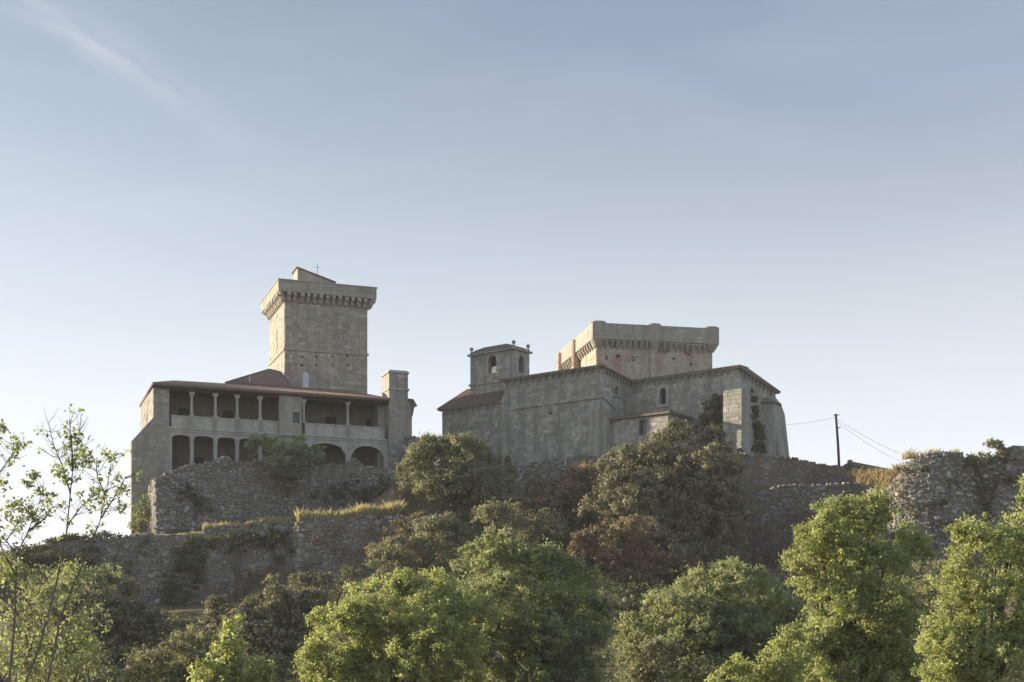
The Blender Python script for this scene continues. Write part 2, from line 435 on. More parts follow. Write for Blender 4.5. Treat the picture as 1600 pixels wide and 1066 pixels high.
def stone_shape(w, h, dpt, k=7):
    ang = sorted(random.uniform(0, 2 * math.pi) * 0.25 + 2 * math.pi * i / k for i in range(k))
    ring = []
    for a in ang:
        q = 1.0 / max(abs(math.cos(a)), abs(math.sin(a)))
        q = min(q, 1.22) * random.uniform(0.84, 1.0)
        ring.append((math.cos(a) * q * w / 2, math.sin(a) * q * h / 2))
    f = random.uniform(0.62, 0.82); sl = random.uniform(-.3, .3); st = random.uniform(-.3, .3)
    V = [(x, 0.0, z) for x, z in ring] + [(x * f, dpt * (1 + sl * x / w + st * z / h), z * f) for x, z in ring]
    Fc = [(i, (i + 1) % k, k + (i + 1) % k, k + i) for i in range(k)] + [[k + i for i in range(k)]]
    return V, Fc

def lay_rubble(mb, seg, h=(0.2, 0.38), w=(0.26, 0.7), proud=(0.02, 0.15), skip=0.12, bias=0.0):
    """seg: list of (X, Y, zbottom, ztop) along the foot of a wall; stones stand out towards the viewer's side (right-hand normal)"""
    for (xa, ya, ba, ta), (xb, yb, bb, tb) in zip(seg[:-1], seg[1:]):
        L = math.hypot(xb - xa, yb - ya)
        if L < 0.2: continue
        d = ((xb - xa) / L, (yb - ya) / L); n = (d[1], -d[0])
        z = min(ba, bb); zt = max(ta, tb)
        while z < zt:
            hh = random.uniform(*h); s = -random.uniform(0, w[0])
            while s < L:
                ww = w[0] * .7 + (w[1] - w[0] * .7) * random.random() ** 1.7; c = s + ww / 2; s += ww
                if c < 0 or c > L: continue
                kb = random.uniform(1.3, 1.9) if random.random() < .1 else 1.0
                t = c / L; zc = z + hh / 2 + random.uniform(-.13, .13)
                if zc > ta + (tb - ta) * t + 0.05 or zc < ba + (bb - ba) * t or random.random() < skip: continue
                V, Fc = stone_shape(kb * ww * random.uniform(.85, 1.1), kb * hh * random.uniform(.7, 1.25), random.uniform(*proud))
                mb.add([(xa + d[0] * (c + x) + n[0] * y, ya + d[1] * (c + x) + n[1] * y, zc + zz) for x, y, zz in V], Fc,
                       min(1, max(0, random.gauss(0.45 + bias, 0.24))))
            z += hh * 0.96

def wall_polyline(pts, step=1.4, rough=0.22):
    """pts: (px, top py, bottom py, Y) -> dense (X, Y, zb, zt)"""
    raw = [(K(px) * Y, Y, ZZ(pb, Y), ZZ(pt, Y)) for px, pt, pb, Y in pts]
    res = [raw[0]]
    for a, b in zip(raw[:-1], raw[1:]):
        L = math.hypot(b[0] - a[0], b[1] - a[1]); n = max(1, int(L / step))
        for i in range(1, n + 1):
            t = i / n
            q = [a[j] + (b[j] - a[j]) * t for j in range(4)]
            if i < n: q[3] += random.uniform(-rough, rough); q[1] += random.uniform(-.08, .08)
            res.append(tuple(q))
    return res

def core_wall(mb, seg, thick=1.3, dig=2.0, inset=0.03):
    for (xa, ya, ba, ta), (xb, yb, bb, tb) in zip(seg[:-1], seg[1:]):
        L = math.hypot(xb - xa, yb - ya); n = ((yb - ya) / L, -(xb - xa) / L)
        q = lambda x, y, k: (x - n[0] * k, y - n[1] * k)
        a0 = q(xa, ya, inset); b0 = q(xb, yb, inset); a1 = q(xa, ya, thick); b1 = q(xb, yb, thick)
        mb.hexa([(*a0, ba - dig), (*b0, bb - dig), (*b1, bb - dig), (*a1, ba - dig), (*a0, ta), (*b0, tb), (*b1, tb), (*a1, ta)])

def rubble_wall(name, label, cat, pts, group=None, mat='rubble', rough=0.22, thick=1.3, dig=2.0, cap=True, **kw):
    seg = wall_polyline(pts, rough=rough)
    root = empty(name, (seg[0][0], seg[0][1], min(s[2] for s in seg)))
    ox, oy, oz = root.location
    loc = [(x - ox, y - oy, b - oz, t - oz) for x, y, b, t in seg]
    part('wall_core', MT['mortar'], root, lambda m: core_wall(m, loc, thick, dig))
    m = MB(); lay_rubble(m, loc, **kw)
    if cap:   # loose stones along the top edge
        for (xa, ya, ba, ta), (xb, yb, bb, tb) in zip(loc[:-1], loc[1:]):
            for i in range(5):
                t = random.random(); s = random.uniform(.22, .6)
                V, Fc = stone_shape(s, random.uniform(.18, .42), random.uniform(.2, .5))
                yo = random.uniform(0.0, thick * .8)
                m.add([(xa + (xb - xa) * t + x, ya + (yb - ya) * t + yo - y, ta + (tb - ta) * t + z + .06) for x, y, z in V], Fc, min(1, max(0, random.gauss(0.5, .22))))
    st = m.build('rubble_stones', MT[mat], root, recalc=False); st['kind'] = 'stuff'
    tag(root, label, cat, group, 'thing')
    return root, seg

# ------------------------------------------------------------------ terrain
def lerp_pts(x, pts):
    return np.interp(x, [p[0] for p in pts], [p[1] for p in pts])
def sstep(a, b, x):
    t = np.clip((x - a) / (b - a), 0, 1); return t * t * (3 - 2 * t)
UP = [(-120, 5.0), (-75, 7.0), (-52, 9.6), (-46, 10.6), (-38, 11.3), (-28, 12.0), (-14, 13.8), (-10.5, 16.2), (-5, 16.8), (0, 16.6), (20, 16.4), (29, 16.4), (34, 16.7), (44, 16.6), (60, 16.5), (120, 10)]
FOOT = [(-120, 1.0), (-50, 4.5), (-20, 4.4), (-10, 6.0), (0, 7.5), (20, 8.0), (34, 8.2), (60, 8.0), (120, 3)]
LINE = [(-120, 140), (-46, 135.6), (-10, 131.2), (-4, 131.0), (20, 134.5), (33, 134.5), (38, 127), (50, 125.5), (120, 125)]
SOFT = [(-120, 14), (-60, 8), (-46, .5), (-11, .5), (-6, 10), (14, 10), (20, 1.4), (120, 1.4)]
def ground_z(X, Y):
    X = np.asarray(X, float); Y = np.asarray(Y, float)
    foot = lerp_pts(X, FOOT); ln = lerp_pts(X, LINE); sf = lerp_pts(X, SOFT)
    t0 = np.clip((Y - 70) / np.maximum(ln - 72, 1), 0, 1)
    low = np.interp(Y, [-200, 0, 10, 40, 70], [-1.0, -1.7, -2.4, -6.5, -5.0]); low = low + (foot + 5.0) * t0 ** 0.85
    t = sstep(-0.9 * sf, 1.0 * sf + 0.6, Y - ln - 0.5)
    up = lerp_pts(X, UP)
    z = low * (1 - t) + up * t
    z = z - sstep(200, 340, Y) * (up + 8) * (Y > 150)
    n = 0.22 * np.sin(X * .61 + 1.3 * np.sin(Y * .23)) * np.cos(Y * .47 + X * .13) + 0.12 * np.sin(X * 1.7 + Y * 1.1)
    return z + n

def make_ground():
    xs = np.unique(np.concatenate([np.linspace(-4000, -160, 10), np.arange(-160, -62, 5), np.arange(-62, 66, 1.1), np.arange(66, 160, 5), np.linspace(160, 4000, 10)]))
    ys = np.unique(np.concatenate([np.linspace(-3000, 0, 8), np.arange(0, 110, 3.5), np.arange(110, 176, 0.9), np.arange(176, 330, 8), np.linspace(330, 9000, 12)]))
    XX, YY = np.meshgrid(xs, ys); Zg = ground_z(XX, YY)
    nx, ny = len(xs), len(ys)
    V = np.stack([XX.ravel(), YY.ravel(), Zg.ravel()], 1)
    i = np.arange((ny - 1) * (nx - 1)); r_ = i // (nx - 1); c_ = i % (nx - 1); a = r_ * nx + c_
    Q = np.stack([a, a + 1, a + nx + 1, a + nx], 1)
    o = np_mesh('ground', V, Q, MT['soil'])
    o.data.polygons.foreach_set('use_smooth', [True] * len(o.data.polygons))
    tag(o, 'dry earthen hillside rising to the castle', kind='structure')
make_ground()

# ------------------------------------------------------------------ thin haze volume, added to lift the distant shadows
def make_haze():
    mh, nt, out = new_mat('shadow_lift_haze')
    pv = nt.nodes.new("ShaderNodeVolumePrincipled")
    pv.inputs['Color'].default_value = (0.93, 0.95, 1.0, 1); pv.inputs['Density'].default_value = 0.00024
    nt.links.new(pv.outputs[0], out.inputs['Volume'])
    zlow = min(v.co.z for v in bpy.data.objects['ground'].data.vertices)
    m = MB(); m.box(-4200, 4200, -3200, 9200, zlow - 1.0, 46.0)
    o = m.build('haze', mh); tag(o, 'thin pale haze added to lift the distant shadows', kind='stuff')
make_haze()

# ------------------------------------------------------------------ great keep (left tower)
def arch_ring_corbels(root, mesh_obj, spots):
    for i, (x, y, rz) in enumerate(spots):
        if i == 0: mesh_obj.location = (x, y, 0); mesh_obj.rotation_euler = (0, 0, rz)
        else: copy_obj(mesh_obj, root, (x + random.uniform(-.04, .04) * abs(math.cos(rz)), y + random.uniform(-.04, .04) * abs(math.sin(rz)), random.uniform(-.04, 0.0)), rz + random.uniform(-.05, .05), (random.uniform(.8, 1.1), random.uniform(.9, 1.03), 1))

fk = Frame(445, 156, 11.0, 20)
W = fk.sx(574); D = fk.sy(421)
keep = empty('keep_tower'); fk.place(keep)
tag(keep, 'tall square granite tower with projecting parapet on corbels, behind the gallery palace', 'tower')
zc0 = fk.z(473, 0); zc1 = fk.z(458, 0); OV = 0.85
zpt = fk.z(437, -OV, -OV); zstr = fk.z(545, 0)
ops = []
for px in (472, 494, 520, 543):
    for py in (557, 570):
        x = fk.sx(px); hw = random.uniform(.08, .15); zo = random.uniform(-.08, .08); ops.append((x - hw, x + hw, fk.z(py + 1.8, x) + zo, fk.z(py - 1.8, x) + zo, 0.0))
xw = fk.sx(479); ops.append((xw - .42, xw + .42, fk.z(606, xw), fk.z(586, xw), 0.5))
ops_s = [(D * .42, D * .42 + .3, fk.z(545, 0, 4), fk.z(515, 0, 4), 0.0)]
def f(m):
    m.openwall(0, W, 0, zc1, ops, 0, 0.9)
    m.openwall(0.9, D - .9, 0, zc1, ops_s, 0, 0.9, axis='y')
    m.box(W - .9, W, 0.9, D - .9, 0, zc1); m.box(0, W, D - .9, D, 0, zc1)
part('wall', MT['tower'], keep, f)
m = MB()
lay_ashlar(m, (0, 0), (1, 0), (0, -1), W, 8, zc1 - .05, ops, proud=.05)
lay_ashlar(m, (0, D), (0, -1), (-1, 0), D, 8, zc1 - .05, [(D - o[1], D - o[0], o[2], o[3], o[4]) for o in ops_s], proud=.05)
o = m.build('ashlar_blocks', MT['tower'], keep, recalc=False); o['kind'] = 'stuff'
part('string_course', MT['tower'], keep, lambda m: (m.box(-.14, W + .14, -.14, 0.0, zstr - .12, zstr + .12), m.box(-.14, 0.0, 0.0, D + .1, zstr - .12, zstr + .12)))
part('core', MT['wood'], keep, lambda m: m.box(1.2, W - 1.2, 1.2, D - 1.2, 1, zc1 - .4))
wnd = part('window', MT['pale'], keep, lambda m: (m.box(xw - .56, xw - .42, -.07, .2, fk.z(606, xw), fk.z(586, xw) + .1), m.box(xw + .42, xw + .56, -.07, .2, fk.z(606, xw), fk.z(586, xw) + .1), m.box(xw - .6, xw + .6, -.1, .2, fk.z(606, xw) - .18, fk.z(606, xw))))
part('pane', MT['sky_pane'], wnd, lambda m: m.box(xw - .42, xw + .42, .22, .28, fk.z(606, xw), fk.z(586, xw) + .5))
m = MB()
m.prism_yz([(0.05, zc0), (-OV * .35, zc0 + (zc1 - zc0) * .18), (-OV * .62, zc0 + (zc1 - zc0) * .55), (-OV, zc0 + (zc1 - zc0) * .7), (-OV, zc1), (0.05, zc1)], -.21, .21)
cb = m.build('corbel', MT['parapet'], keep)
sp = [(W * (i + .5) / 13, 0, 0) for i in range(13)]
sp += [(0, D * (i + .5) / 12, -math.pi / 2) for i in range(12)] + [(W, D * (i + .5) / 12, math.pi / 2) for i in range(12)]
sp += [(-.12, -.12, -math.pi / 4), (W + .12, -.12, math.pi / 4)]
arch_ring_corbels(keep, cb, sp)
def f(m):
    t = .55; a = OV
    m.box(-a, W + a, -a, -a + t, zc1, zpt); m.box(-a, W + a, D + a - t, D + a, zc1, zpt)
    m.box(-a, -a + t, -a + t, D + a - t, zc1, zpt); m.box(W + a - t, W + a, -a + t, D + a - t, zc1, zpt)
    m.box(-a + t, W + a - t, -a + t, D + a - t, zc1, zc1 + .35)
par = part('parapet', MT['parapet'], keep, f)
part('coping', MT['parapet'], par, lambda m: (m.box(-OV - .08, W + OV + .08, -OV - .08, -OV + .6, zpt, zpt + .13), m.box(-OV - .08, -OV + .6, -OV + .6, D + OV, zpt, zpt + .13)))
m = MB()
lay_ashlar(m, (-OV, -OV), (1, 0), (0, -1), W + 2 * OV, zc1 + .02, zpt - .02, h=(.42, .5), w=(.8, 1.5))
lay_ashlar(m, (-OV, D + OV), (0, -1), (-1, 0), D + 2 * OV, zc1 + .02, zpt - .02, h=(.42, .5), w=(.8, 1.5))
o = m.build('parapet_blocks', MT['parapet'], keep, recalc=False); o['kind'] = 'stuff'
yst = 2.4; xa = fk.sx(465, yst); xb = fk.sx(522, yst); za = fk.z(419, xa, yst); zb = fk.z(442, xb, yst)
stair = part('stair_house', MT['tower'], keep, lambda m: m.prism_xz([(xa, zc1 + .3), (xb, zc1 + .3), (xb, zb), (xa, za)], yst, yst + 2.6))
part('roof', MT['slab'], stair, lambda m: m.prism_xz([(xa - .15, za + .02), (xb + .2, zb + .0), (xb + .2, zb + .12), (xa - .15, za + .16)], yst - .15, yst + 2.8))
xm = fk.sx(496, 3.4); part('antenna', MT['metal'], keep, lambda m: (m.tube([(xm, 3.4, zpt - 1), (xm, 3.4, fk.z(412, xm, 3.4))], .035), m.tube([(xm - .35, 3.4, fk.z(418, xm, 3.4)), (xm + .35, 3.4, fk.z(418, xm, 3.4))], .02)))

# ------------------------------------------------------------------ gallery palace
fp = Frame(240, 140, 10.5, 21)
pal = empty('gallery_palace'); fp.place(pal)
tag(pal, 'two-storey stone palace with arcaded galleries and low tiled roof on the left', 'palace')
S = lambda px: fp.sx(px)
zE = fp.z(600, 0); zT = fp.z(610, S(265)); zR = fp.z(648, S(265)); zF = fp.z(667, S(265)); zF0 = fp.z(674, S(265)); zL = fp.z(728, S(265)) - 1.0
x_end = S(606); PD = fp.sy(220); GD = 3.4
xl = S(266); x1 = S(300); x2 = S(337); x3 = S(371); x4 = S(407); x5 = S(441); x6 = S(475); x7 = S(544)
# left pier and left side wall
opsL = [(PD * .45, PD * .45 + .8, fp.z(668, 0, PD * .45), fp.z(650, 0, PD * .45), .3)]
def f(m):
    m.box(0, xl - .1, 0, 1.0, zF - .01, zE - .3)
    m.openwall(1.0, PD, 0, zE - .3, opsL, 0, .9, axis='y')
    m.box(0, x_end + 2, PD - .9, PD, 0, zE - .3)
    m.box(x_end - .8, x_end, 1.0, PD - .9, 0, zE - .3)
part('wall', MT['palace'], pal, f)
xb0 = S(205); zsh = fp.z(690, xb0)
def f(m):
    m.prism_xz([(xb0, 0), (xl - .1, 0), (xl - .1, zF), (xl - .1, zF), (0.35, fp.z(648, 0)), (0, fp.z(652, 0)), (xb0, zsh)], -.12, 1.1)
bt = part('buttress', MT['palace'], pal, f)
tag(bt, 'wide sloping stone shoulder at the left end')
m = MB()
lay_ashlar(m, (xb0, -.12), (1, 0), (0, -1), xl - .1 - xb0, 1, lambda s: zsh + (fp.z(652, 0) - zsh) * min(1, max(0, s / -xb0)) - .05, proud=.05)
lay_ashlar(m, (0, 0), (1, 0), (0, -1), xl - .1, fp.z(647, 0) + .1, zE - .35, proud=.05)
lay_ashlar(m, (0, PD), (0, -1), (-1, 0), PD, zF, zE - .35, [(PD - o[1], PD - o[0], o[2], o[3], o[4]) for o in opsL], proud=.05)
o = m.build('ashlar_blocks', MT['palace'], pal, recalc=False); o['kind'] = 'stuff'
# gallery back walls with doors
opsB = []
doors = [(S(285), 1.1), (S(356), 1.1), (S(520), 1.2), (S(588), 1.5)]
for x, w_ in doors: opsB.append((x - w_ / 2 + .6, x + w_ / 2 + .6, zF + .05, zF + 2.4, .2))
for x, w_ in ((S(318), 1.2), (S(500), 1.2), (S(575), 1.2)): opsB.append((x - w_ / 2, x + w_ / 2, zL + .1, zL + 2.3, .2))
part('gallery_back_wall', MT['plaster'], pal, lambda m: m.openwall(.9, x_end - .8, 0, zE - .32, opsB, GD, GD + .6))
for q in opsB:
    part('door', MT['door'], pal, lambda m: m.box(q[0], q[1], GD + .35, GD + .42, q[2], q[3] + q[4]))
# floors
part('gallery_floor', MT['pale'], pal, lambda m: m.box(xl - .1, x_end - .8, .45, GD, zF0 + .1, zF - .05))
part('lower_floor', MT['palace'], pal, lambda m: m.box(xl - .1, x_end - .8, .0, GD, 0, zL))
part('floor_moulding', MT['pale'], pal, lambda m: (m.box(xl - .1, x_end - .05, -.16, .45, zF - .2, zF), m.box(xl - .1, x_end - .05, -.06, .45, zF0, zF - .2)))
# upper columns
def column(m, x, z0, z1, r=.15, cap=.26):
    m.box(x - .24, x + .24, .0, .44, z0, z0 + .16)
    m.lathe(x, .22, [(r * 1.15, z0 + .16), (r, z0 + .3), (r * .88, z1 - .52), (r * 1.05, z1 - .5), (r * 1.0, z1 - .44), (r * 1.5, z1 - .26)], 12)
    m.box(x - cap, x + cap, .0, .44, z1 - .26, z1)
for x in (x1, x2, x3, x4, x6, x7):
    part('column', MT['pale'], pal, lambda m: column(m, x, zR, zT))
def f(m):
    m.box(xl - .1, x5 - .1, -.02, .46, zT, zT + .28); m.box(x6 - .3, x_end, -.02, .46, zT, zT + .28)
part('eaves_beam', MT['wood'], pal, f)
edges = [xl - .1, x1, x2, x3, x4, x5 - .1]
for a, b_ in list(zip(edges[:-1], edges[1:])) + [(x6 - .1, x7), (x7, x_end - .1)]:
    rp = part('railing_panel', MT['pale'], pal, lambda m: (m.box(a + .22, b_ - .22, .1, .32, zF + .0, zR - .12),))
    part('rail_cap', MT['pale'], rp, lambda m: m.box(a + .2, b_ - .2, .02, .42, zR - .12, zR - .002))
for x in (x1, x2, x3, x4, x7):
    part('rail_post', MT['palace'], pal, lambda m: m.box(x - .22, x + .22, .0, .44, zF, zR - .001))
# walled bay between the two galleries, with its small window
opsM = [(S(456), S(456) + .75, zF + 1.05, zF + 2.15, 0.0)]
part('walled_bay', MT['palace'], pal, lambda m: (m.openwall(x5 - .1, x6 - .3, zF - .2, zT + .28, opsM, -.25, .35), m.box(x5 - .35, x5 - .1, -.3, .4, zF, zT + .2)))
wnd = part('window', MT['pale'], pal, lambda m: (m.box(opsM[0][0] - .15, opsM[0][1] + .15, -.32, .1, opsM[0][2] - .15, opsM[0][2]), m.box(opsM[0][0] - .12, opsM[0][0], -.29, .1, opsM[0][2], opsM[0][3]), m.box(opsM[0][1], opsM[0][1] + .12, -.29, .1, opsM[0][2], opsM[0][3])))
part('pane', MT['pane'], wnd, lambda m: m.box(opsM[0][0], opsM[0][1], .05, .1, opsM[0][2], opsM[0][3]))
part('bay_ledge', MT['pale'], pal, lambda m: m.box(x5 - .4, x6 - .1, -.42, -.16, zF - .28, zF - .02))
# lower arcade
lows = [xl, x1, x2, x3, x4, x5]
ops = []
for a, b_ in zip(lows[:-1], lows[1:]): ops.append((a + .17, b_ - .17, zL - 3, zF0 - .55, .26))
ops += [(S(480), S(541), zL - 3, zF0 - 1.45, 1.1), (S(549), S(600), zL - 3, zF0 - 1.5, 1.1)]
part('lower_arcade', MT['pale'], pal, lambda m: m.openwall(xl - .1, x_end, zL - 3.4, zF0, ops, .02, .42))
for x in lows[1:-1] + [(S(541) + S(549)) / 2]:
    part('column', MT['pale'], pal, lambda m: (m.box(x - .24, x + .24, -.04, .48, zF0 - .78, zF0 - .62), m.lathe(x, .22, [(.2, zL - 3), (.185, zF0 - 1.0), (.24, zF0 - .78)], 12)))
# roof: hipped, with the higher roof against the keep
def roofslab(m, pts, th=.16):
    n = len(pts)
    m.add([(x, y, z) for x, y, z in pts] + [(x, y, z - th) for x, y, z in pts],
          [list(range(n)), list(range(2 * n - 1, n - 1, -1))] + [(i, (i + 1) % n, n + (i + 1) % n, n + i) for i in range(n)])
def tile_rows(m, e0, e1, r0, r1, pitch=.34, rad=.09):
    """rolls of tiles running from the eaves edge e0-e1 up to r0-r1"""
    e0, e1, r0, r1 = map(Vector, (e0, e1, r0, r1))
    n = max(2, int((e1 - e0).length / pitch))
    for i in range(n + 1):
        t = i / n; a = e0.lerp(e1, t); b = r0.lerp(r1, t)
        if (b - a).length < .3: continue
        u = (e1 - e0).normalized(); nn = u.cross(b - a).normalized()
        if nn.z < 0: nn = -nn
        V = []
        for p in (a, b):
            for q, hgt in ((-rad, -.02), (-rad * .7, rad * .75), (rad * .7, rad * .75), (rad, -.02)):
                V.append(tuple(p + u * q + nn * hgt))
        m.add(V, [(0, 1, 5, 4), (1, 2, 6, 5), (2, 3, 7, 6), (0, 3, 2, 1)], random.random())
eo = .55; rz_ = zE + 1.75; ym = PD * .5
A = (-.12, -eo, zE); B = (x_end + .1, -eo, zE); C = (x_end + .1, PD + .1, zE - .1); Dd = (-.12, PD + .1, zE - .3)
E1 = (S(285), ym, rz_ - .25); E2 = (x_end - 3.4, ym, rz_)
def f(m):
    roofslab(m, [A, B, E2, E1]); roofslab(m, [B, C, E2]); roofslab(m, [C, Dd, E1, E2]); roofslab(m, [Dd, A, E1])
    tile_rows(m, A, B, E1, E2); tile_rows(m, Dd, A, E1, E1); tile_rows(m, B, C, E2, E2)
rf = part('roof', MT['tile'], pal, f, recalc=False)
# eaves soffit
part('soffit', MT['wood'], rf, lambda m: m.box(-.2, x_end, -eo + .06, GD, zE - .34, zE - .17))
# higher roof against the keep
yh = ym - .6; hx0 = fp.sx(352, yh); hx1 = fp.sx(446, yh + 3); 
hz = fp.z(577, fp.sx(421, ym + 3), ym + 3)
def f(m):
    a = (hx0, yh, rz_ - .15); b_ = (hx1, yh, rz_ - .1); c = (hx1 + .2, ym + 6, hz + .4); d = (fp.sx(421, ym + 3), ym + 3, hz)
    e = (hx0 + .4, ym + 7, rz_ - .3)
    roofslab(m, [a, b_, c, d], .2); roofslab(m, [a, d, e], .2); roofslab(m, [d, c, (hx1, ym + 9, rz_), e], .2)
    tile_rows(m, a, b_, d, c)
part('upper_roof', MT['tile'], pal, f, recalc=False)
part('upper_wall', MT['palace'], pal, lambda m: m.box(hx0 + .8, hx1, ym + .5, ym + 6.5, 8, rz_ - .4))
xv = fp.sx(390, ym - .5); part('vent_pipe', MT['metal'], pal, lambda m: m.tube([(xv, ym - .8, rz_ - .6), (xv, ym - .8, fp.z(588, xv, ym - .8))], .05))
# chimney turret on the right end
c0 = S(606); c1 = S(636); zct = fp.z(580, c0); zcs = fp.z(608, c0)
ch = part('chimney_turret', MT['palace'], pal, lambda m: m.box(c0 + .02, c1, -.35, 2.2, 0, zct - .22))
part('turret_cap', MT['pale'], ch, lambda m: (m.box(c0 - .1, c1 + .12, -.47, 2.32, zct - .22, zct - .05), m.box(c0 + .05, c1 - .03, -.32, 2.17, zct - .05, zct + .1)))
part('turret_string', MT['pale'], ch, lambda m: m.box(c0 - .08, c1 + .14, -.49, 2.3, zcs - .1, zcs + .08))
m = MB(); lay_ashlar(m, (c0 + .02, -.35), (1, 0), (0, -1), c1 - c0 - .02, 6, zct - .3, proud=.05)
o = m.build('turret_blocks', MT['palace'], pal, recalc=False); o['kind'] = 'stuff'
c2 = S(645); ze = fp.z(622, c1)
part('end_wall', MT['palace'], pal, lambda m: (m.box(c1, c2, .3, 6, 0, ze - .2)))
part('end_roof', MT['tile_grey'], pal, lambda m: m.prism_xz([(c1, ze), (c2 + .1, ze - .05), (c2 + .55, ze - .75), (c2 + .2, ze - .95), (c2, ze - 1.9), (c2 - .01, ze - .25), (c1, ze - .25)], .1, 6.2))

# ------------------------------------------------------------------ church
fc = Frame(940, 148.9, 12.0, -38)
chu = empty('church'); fc.place(chu)
tag(chu, 'grey granite church with corbelled eaves, belfry and buttresses in the middle of the ridge', 'church')
zA = fc.z(572, 0); xA = fc.sx(787); xL = fc.sx(691, .4); zNL = fc.z(641, xL, .4)
ysr = fc.z(620, 0)          # string course on the tall wall
yQ = fc.sy(986, 0); zQ = fc.z(598, 0, yQ); xR = fc.sx(1152, yQ); zN = fc.z(574, xR, yQ)
yE = fc.sy(1212, xR); zNE = fc.z(613, xR, yE)
opsA = [(fc.sx(860) - .2, fc.sx(860) + .2, fc.z(648, fc.sx(860)), fc.z(643, fc.sx(860)), 0)]
def f(m):
    m.openwall(xA, 0, ysr, zA, [], .15, 1.2); m.openwall(xA, 0.0, 0, ysr, opsA, 0, 1.2)
    m.openwall(xL, xA, 0, zNL, [], .4, 1.4)
    m.box(xL, xL + 1, 1.4, 12, 0, zNL)
    m.box(xL, xA, 11, 12, 0, zNL)
    m.box(xA, xA + 1, 1.2, 12, 0, zA)
    m.box(xA, 0, 11, 12, 0, zA)
part('wall', MT['church'], chu, f)
opsK = [(yQ * .42, yQ * .42 + .75, fc.z(616, 0, yQ * .4), fc.z(608, 0, yQ * .4), .38)]
top_k = lambda y: zA + (zQ - zA) * (y / yQ) if y < yQ else zQ
part('transept_wall', MT['church'], chu, lambda m: m.openwall(1.2, yQ + .8, 0, top_k, opsK, -1.0, -.05, axis='y'))
xw = fc.sx(1036, yQ)
opsN = [(xw - .4, xw + .4, fc.z(632, xw, yQ), fc.z(612, xw, yQ), .4)]
part('nave_wall', MT['church'], chu, lambda m: m.openwall(-.05, xR, 0, lambda x: zQ + (zN - zQ) * max(0, x) / xR, opsN, yQ, yQ + 1.1))
def f(m):
    m.openwall(yQ + 1.1, yE, 0, lambda y: zN + (zNE - zN) * max(0, (y - yQ)) / (yE - yQ), [], xR - 1.1, xR - .02, axis='y')
    m.box(-.05, xR - 1.1, yE - 1, yE, 0, zNE)
part('end_wall', MT['church'], chu, f)
m = MB()
lay_ashlar(m, (xA, 0), (1, 0), (0, -1), -xA, 2, ysr - .1, shift(opsA, xA), proud=.045)
lay_ashlar(m, (xA, .15), (1, 0), (0, -1), -xA, ysr + .15, zA - .4, proud=.045)
lay_ashlar(m, (xL, .4), (1, 0), (0, -1), xA - xL - .5, 2, zNL - .4, proud=.045)
lay_ashlar(m, (0, 0), (0, 1), (1, 0), yQ, 4, lambda s: top_k(s) - .4, opsK, proud=.045)
lay_ashlar(m, (0, yQ), (1, 0), (0, -1), xR, 4, lambda s: zQ + (zN - zQ) * s / xR - .4, opsN, proud=.045)
lay_ashlar(m, (xR, yQ), (0, 1), (1, 0), yE - yQ, 4, lambda s: zN + (zNE - zN) * s / (yE - yQ) - .3, proud=.045)
o = m.build('ashlar_blocks', MT['church'], chu, recalc=False); o['kind'] = 'stuff'
part('interior', MT['wood'], chu, lambda m: (m.box(xL + 2, -2.2, 2.2, 10, 1, zNL - .5), m.box(-1.2, xR - 2, yQ + 1.6, yE - 1.5, 1, zNE - .8)))
part('string_course', MT['church'], chu, lambda m: (m.box(xA - .2, .18, -.2, .16, ysr - .14, ysr + .12), m.prism_yz([(.16, ysr - .14), (2.6, ysr - 1.0), (2.6, ysr - .75), (.16, ysr + .12)], -.05, .18)))
# eaves cornices and roofs
part('cornice', MT['church'], chu, lambda m: (m.box(xA - .1, .25, -.25, .2, zA - .16, zA + .08), m.prism_yz([(.2, zA - .16), (yQ + .2, zQ - .16), (yQ + .2, zQ + .08), (.2, zA + .08)], -.2, .28),
     m.prism_xz([(.28, zQ - .14), (xR + .3, zN - .16), (xR + .3, zN + .08), (.28, zQ + .09)], yQ - .32, yQ + .2), m.prism_yz([(yQ + .2, zN - .16), (yE + .3, zNE - .16), (yE + .3, zNE + .08), (yQ + .2, zN + .08)], xR - .2, xR + .3),
     m.box(xL - .25, xA - .1, .1, .6, zNL - .14, zNL + .08)))
m = MB(); m.prism_yz([(.03, -.5), (-.14, -.44), (-.26, -.2), (-.26, 0), (.03, 0)], -.13, .13)
cb = m.build('corbel', MT['church'], chu)
first = True
def corb(x, y, z, rz):
    global first
    if first: cb.location = (x, y, z); cb.rotation_euler = (0, 0, rz); first = False
    else: copy_obj(cb, chu, (x, y, z), rz)
n = 15
for i in range(n): corb(xA + (-xA) * (i + .5) / n, .15, zA - .16, 0)
for i in range(8): y = .4 + (yQ - .6) * i / 8; corb(0, y, top_k(y) - .2, math.pi / 2)
for i in range(15): x = .6 + (xR - .8) * i / 15; corb(x, yQ, zQ + (zN - zQ) * x / xR - .16, 0)
for i in range(8): x = xL + .5 + (xA - xL - 1.2) * i / 8; corb(x, .4, zNL - .14, 0)
for i in range(9): y = yQ + .7 + (yE - yQ - 1) * i / 9; corb(xR, y, zN + (zNE - zN) * (y - yQ) / (yE - yQ) - .2, math.pi / 2)
rA = zA + .7
def f(m):
    a = (xA - .3, -.4, zA + .08); b_ = (.4, -.4, zA + .08); c = (.45, yQ + .4, zQ + .08); d = (-3.2, 4.2, rA + .2); e = (xA, 4.2, rA + .2); g_ = (.4, 11.5, zQ)
    roofslab(m, [a, b_, d, e]); roofslab(m, [b_, c, d]); roofslab(m, [c, (-1, 12, zQ), (xA, 12, zA), e, d])
    tile_rows(m, a, b_, e, d)
part('transept_roof', MT['tile_grey'], chu, f, recalc=False)
zlr = fc.z(609, fc.sx(745, 5), 5)
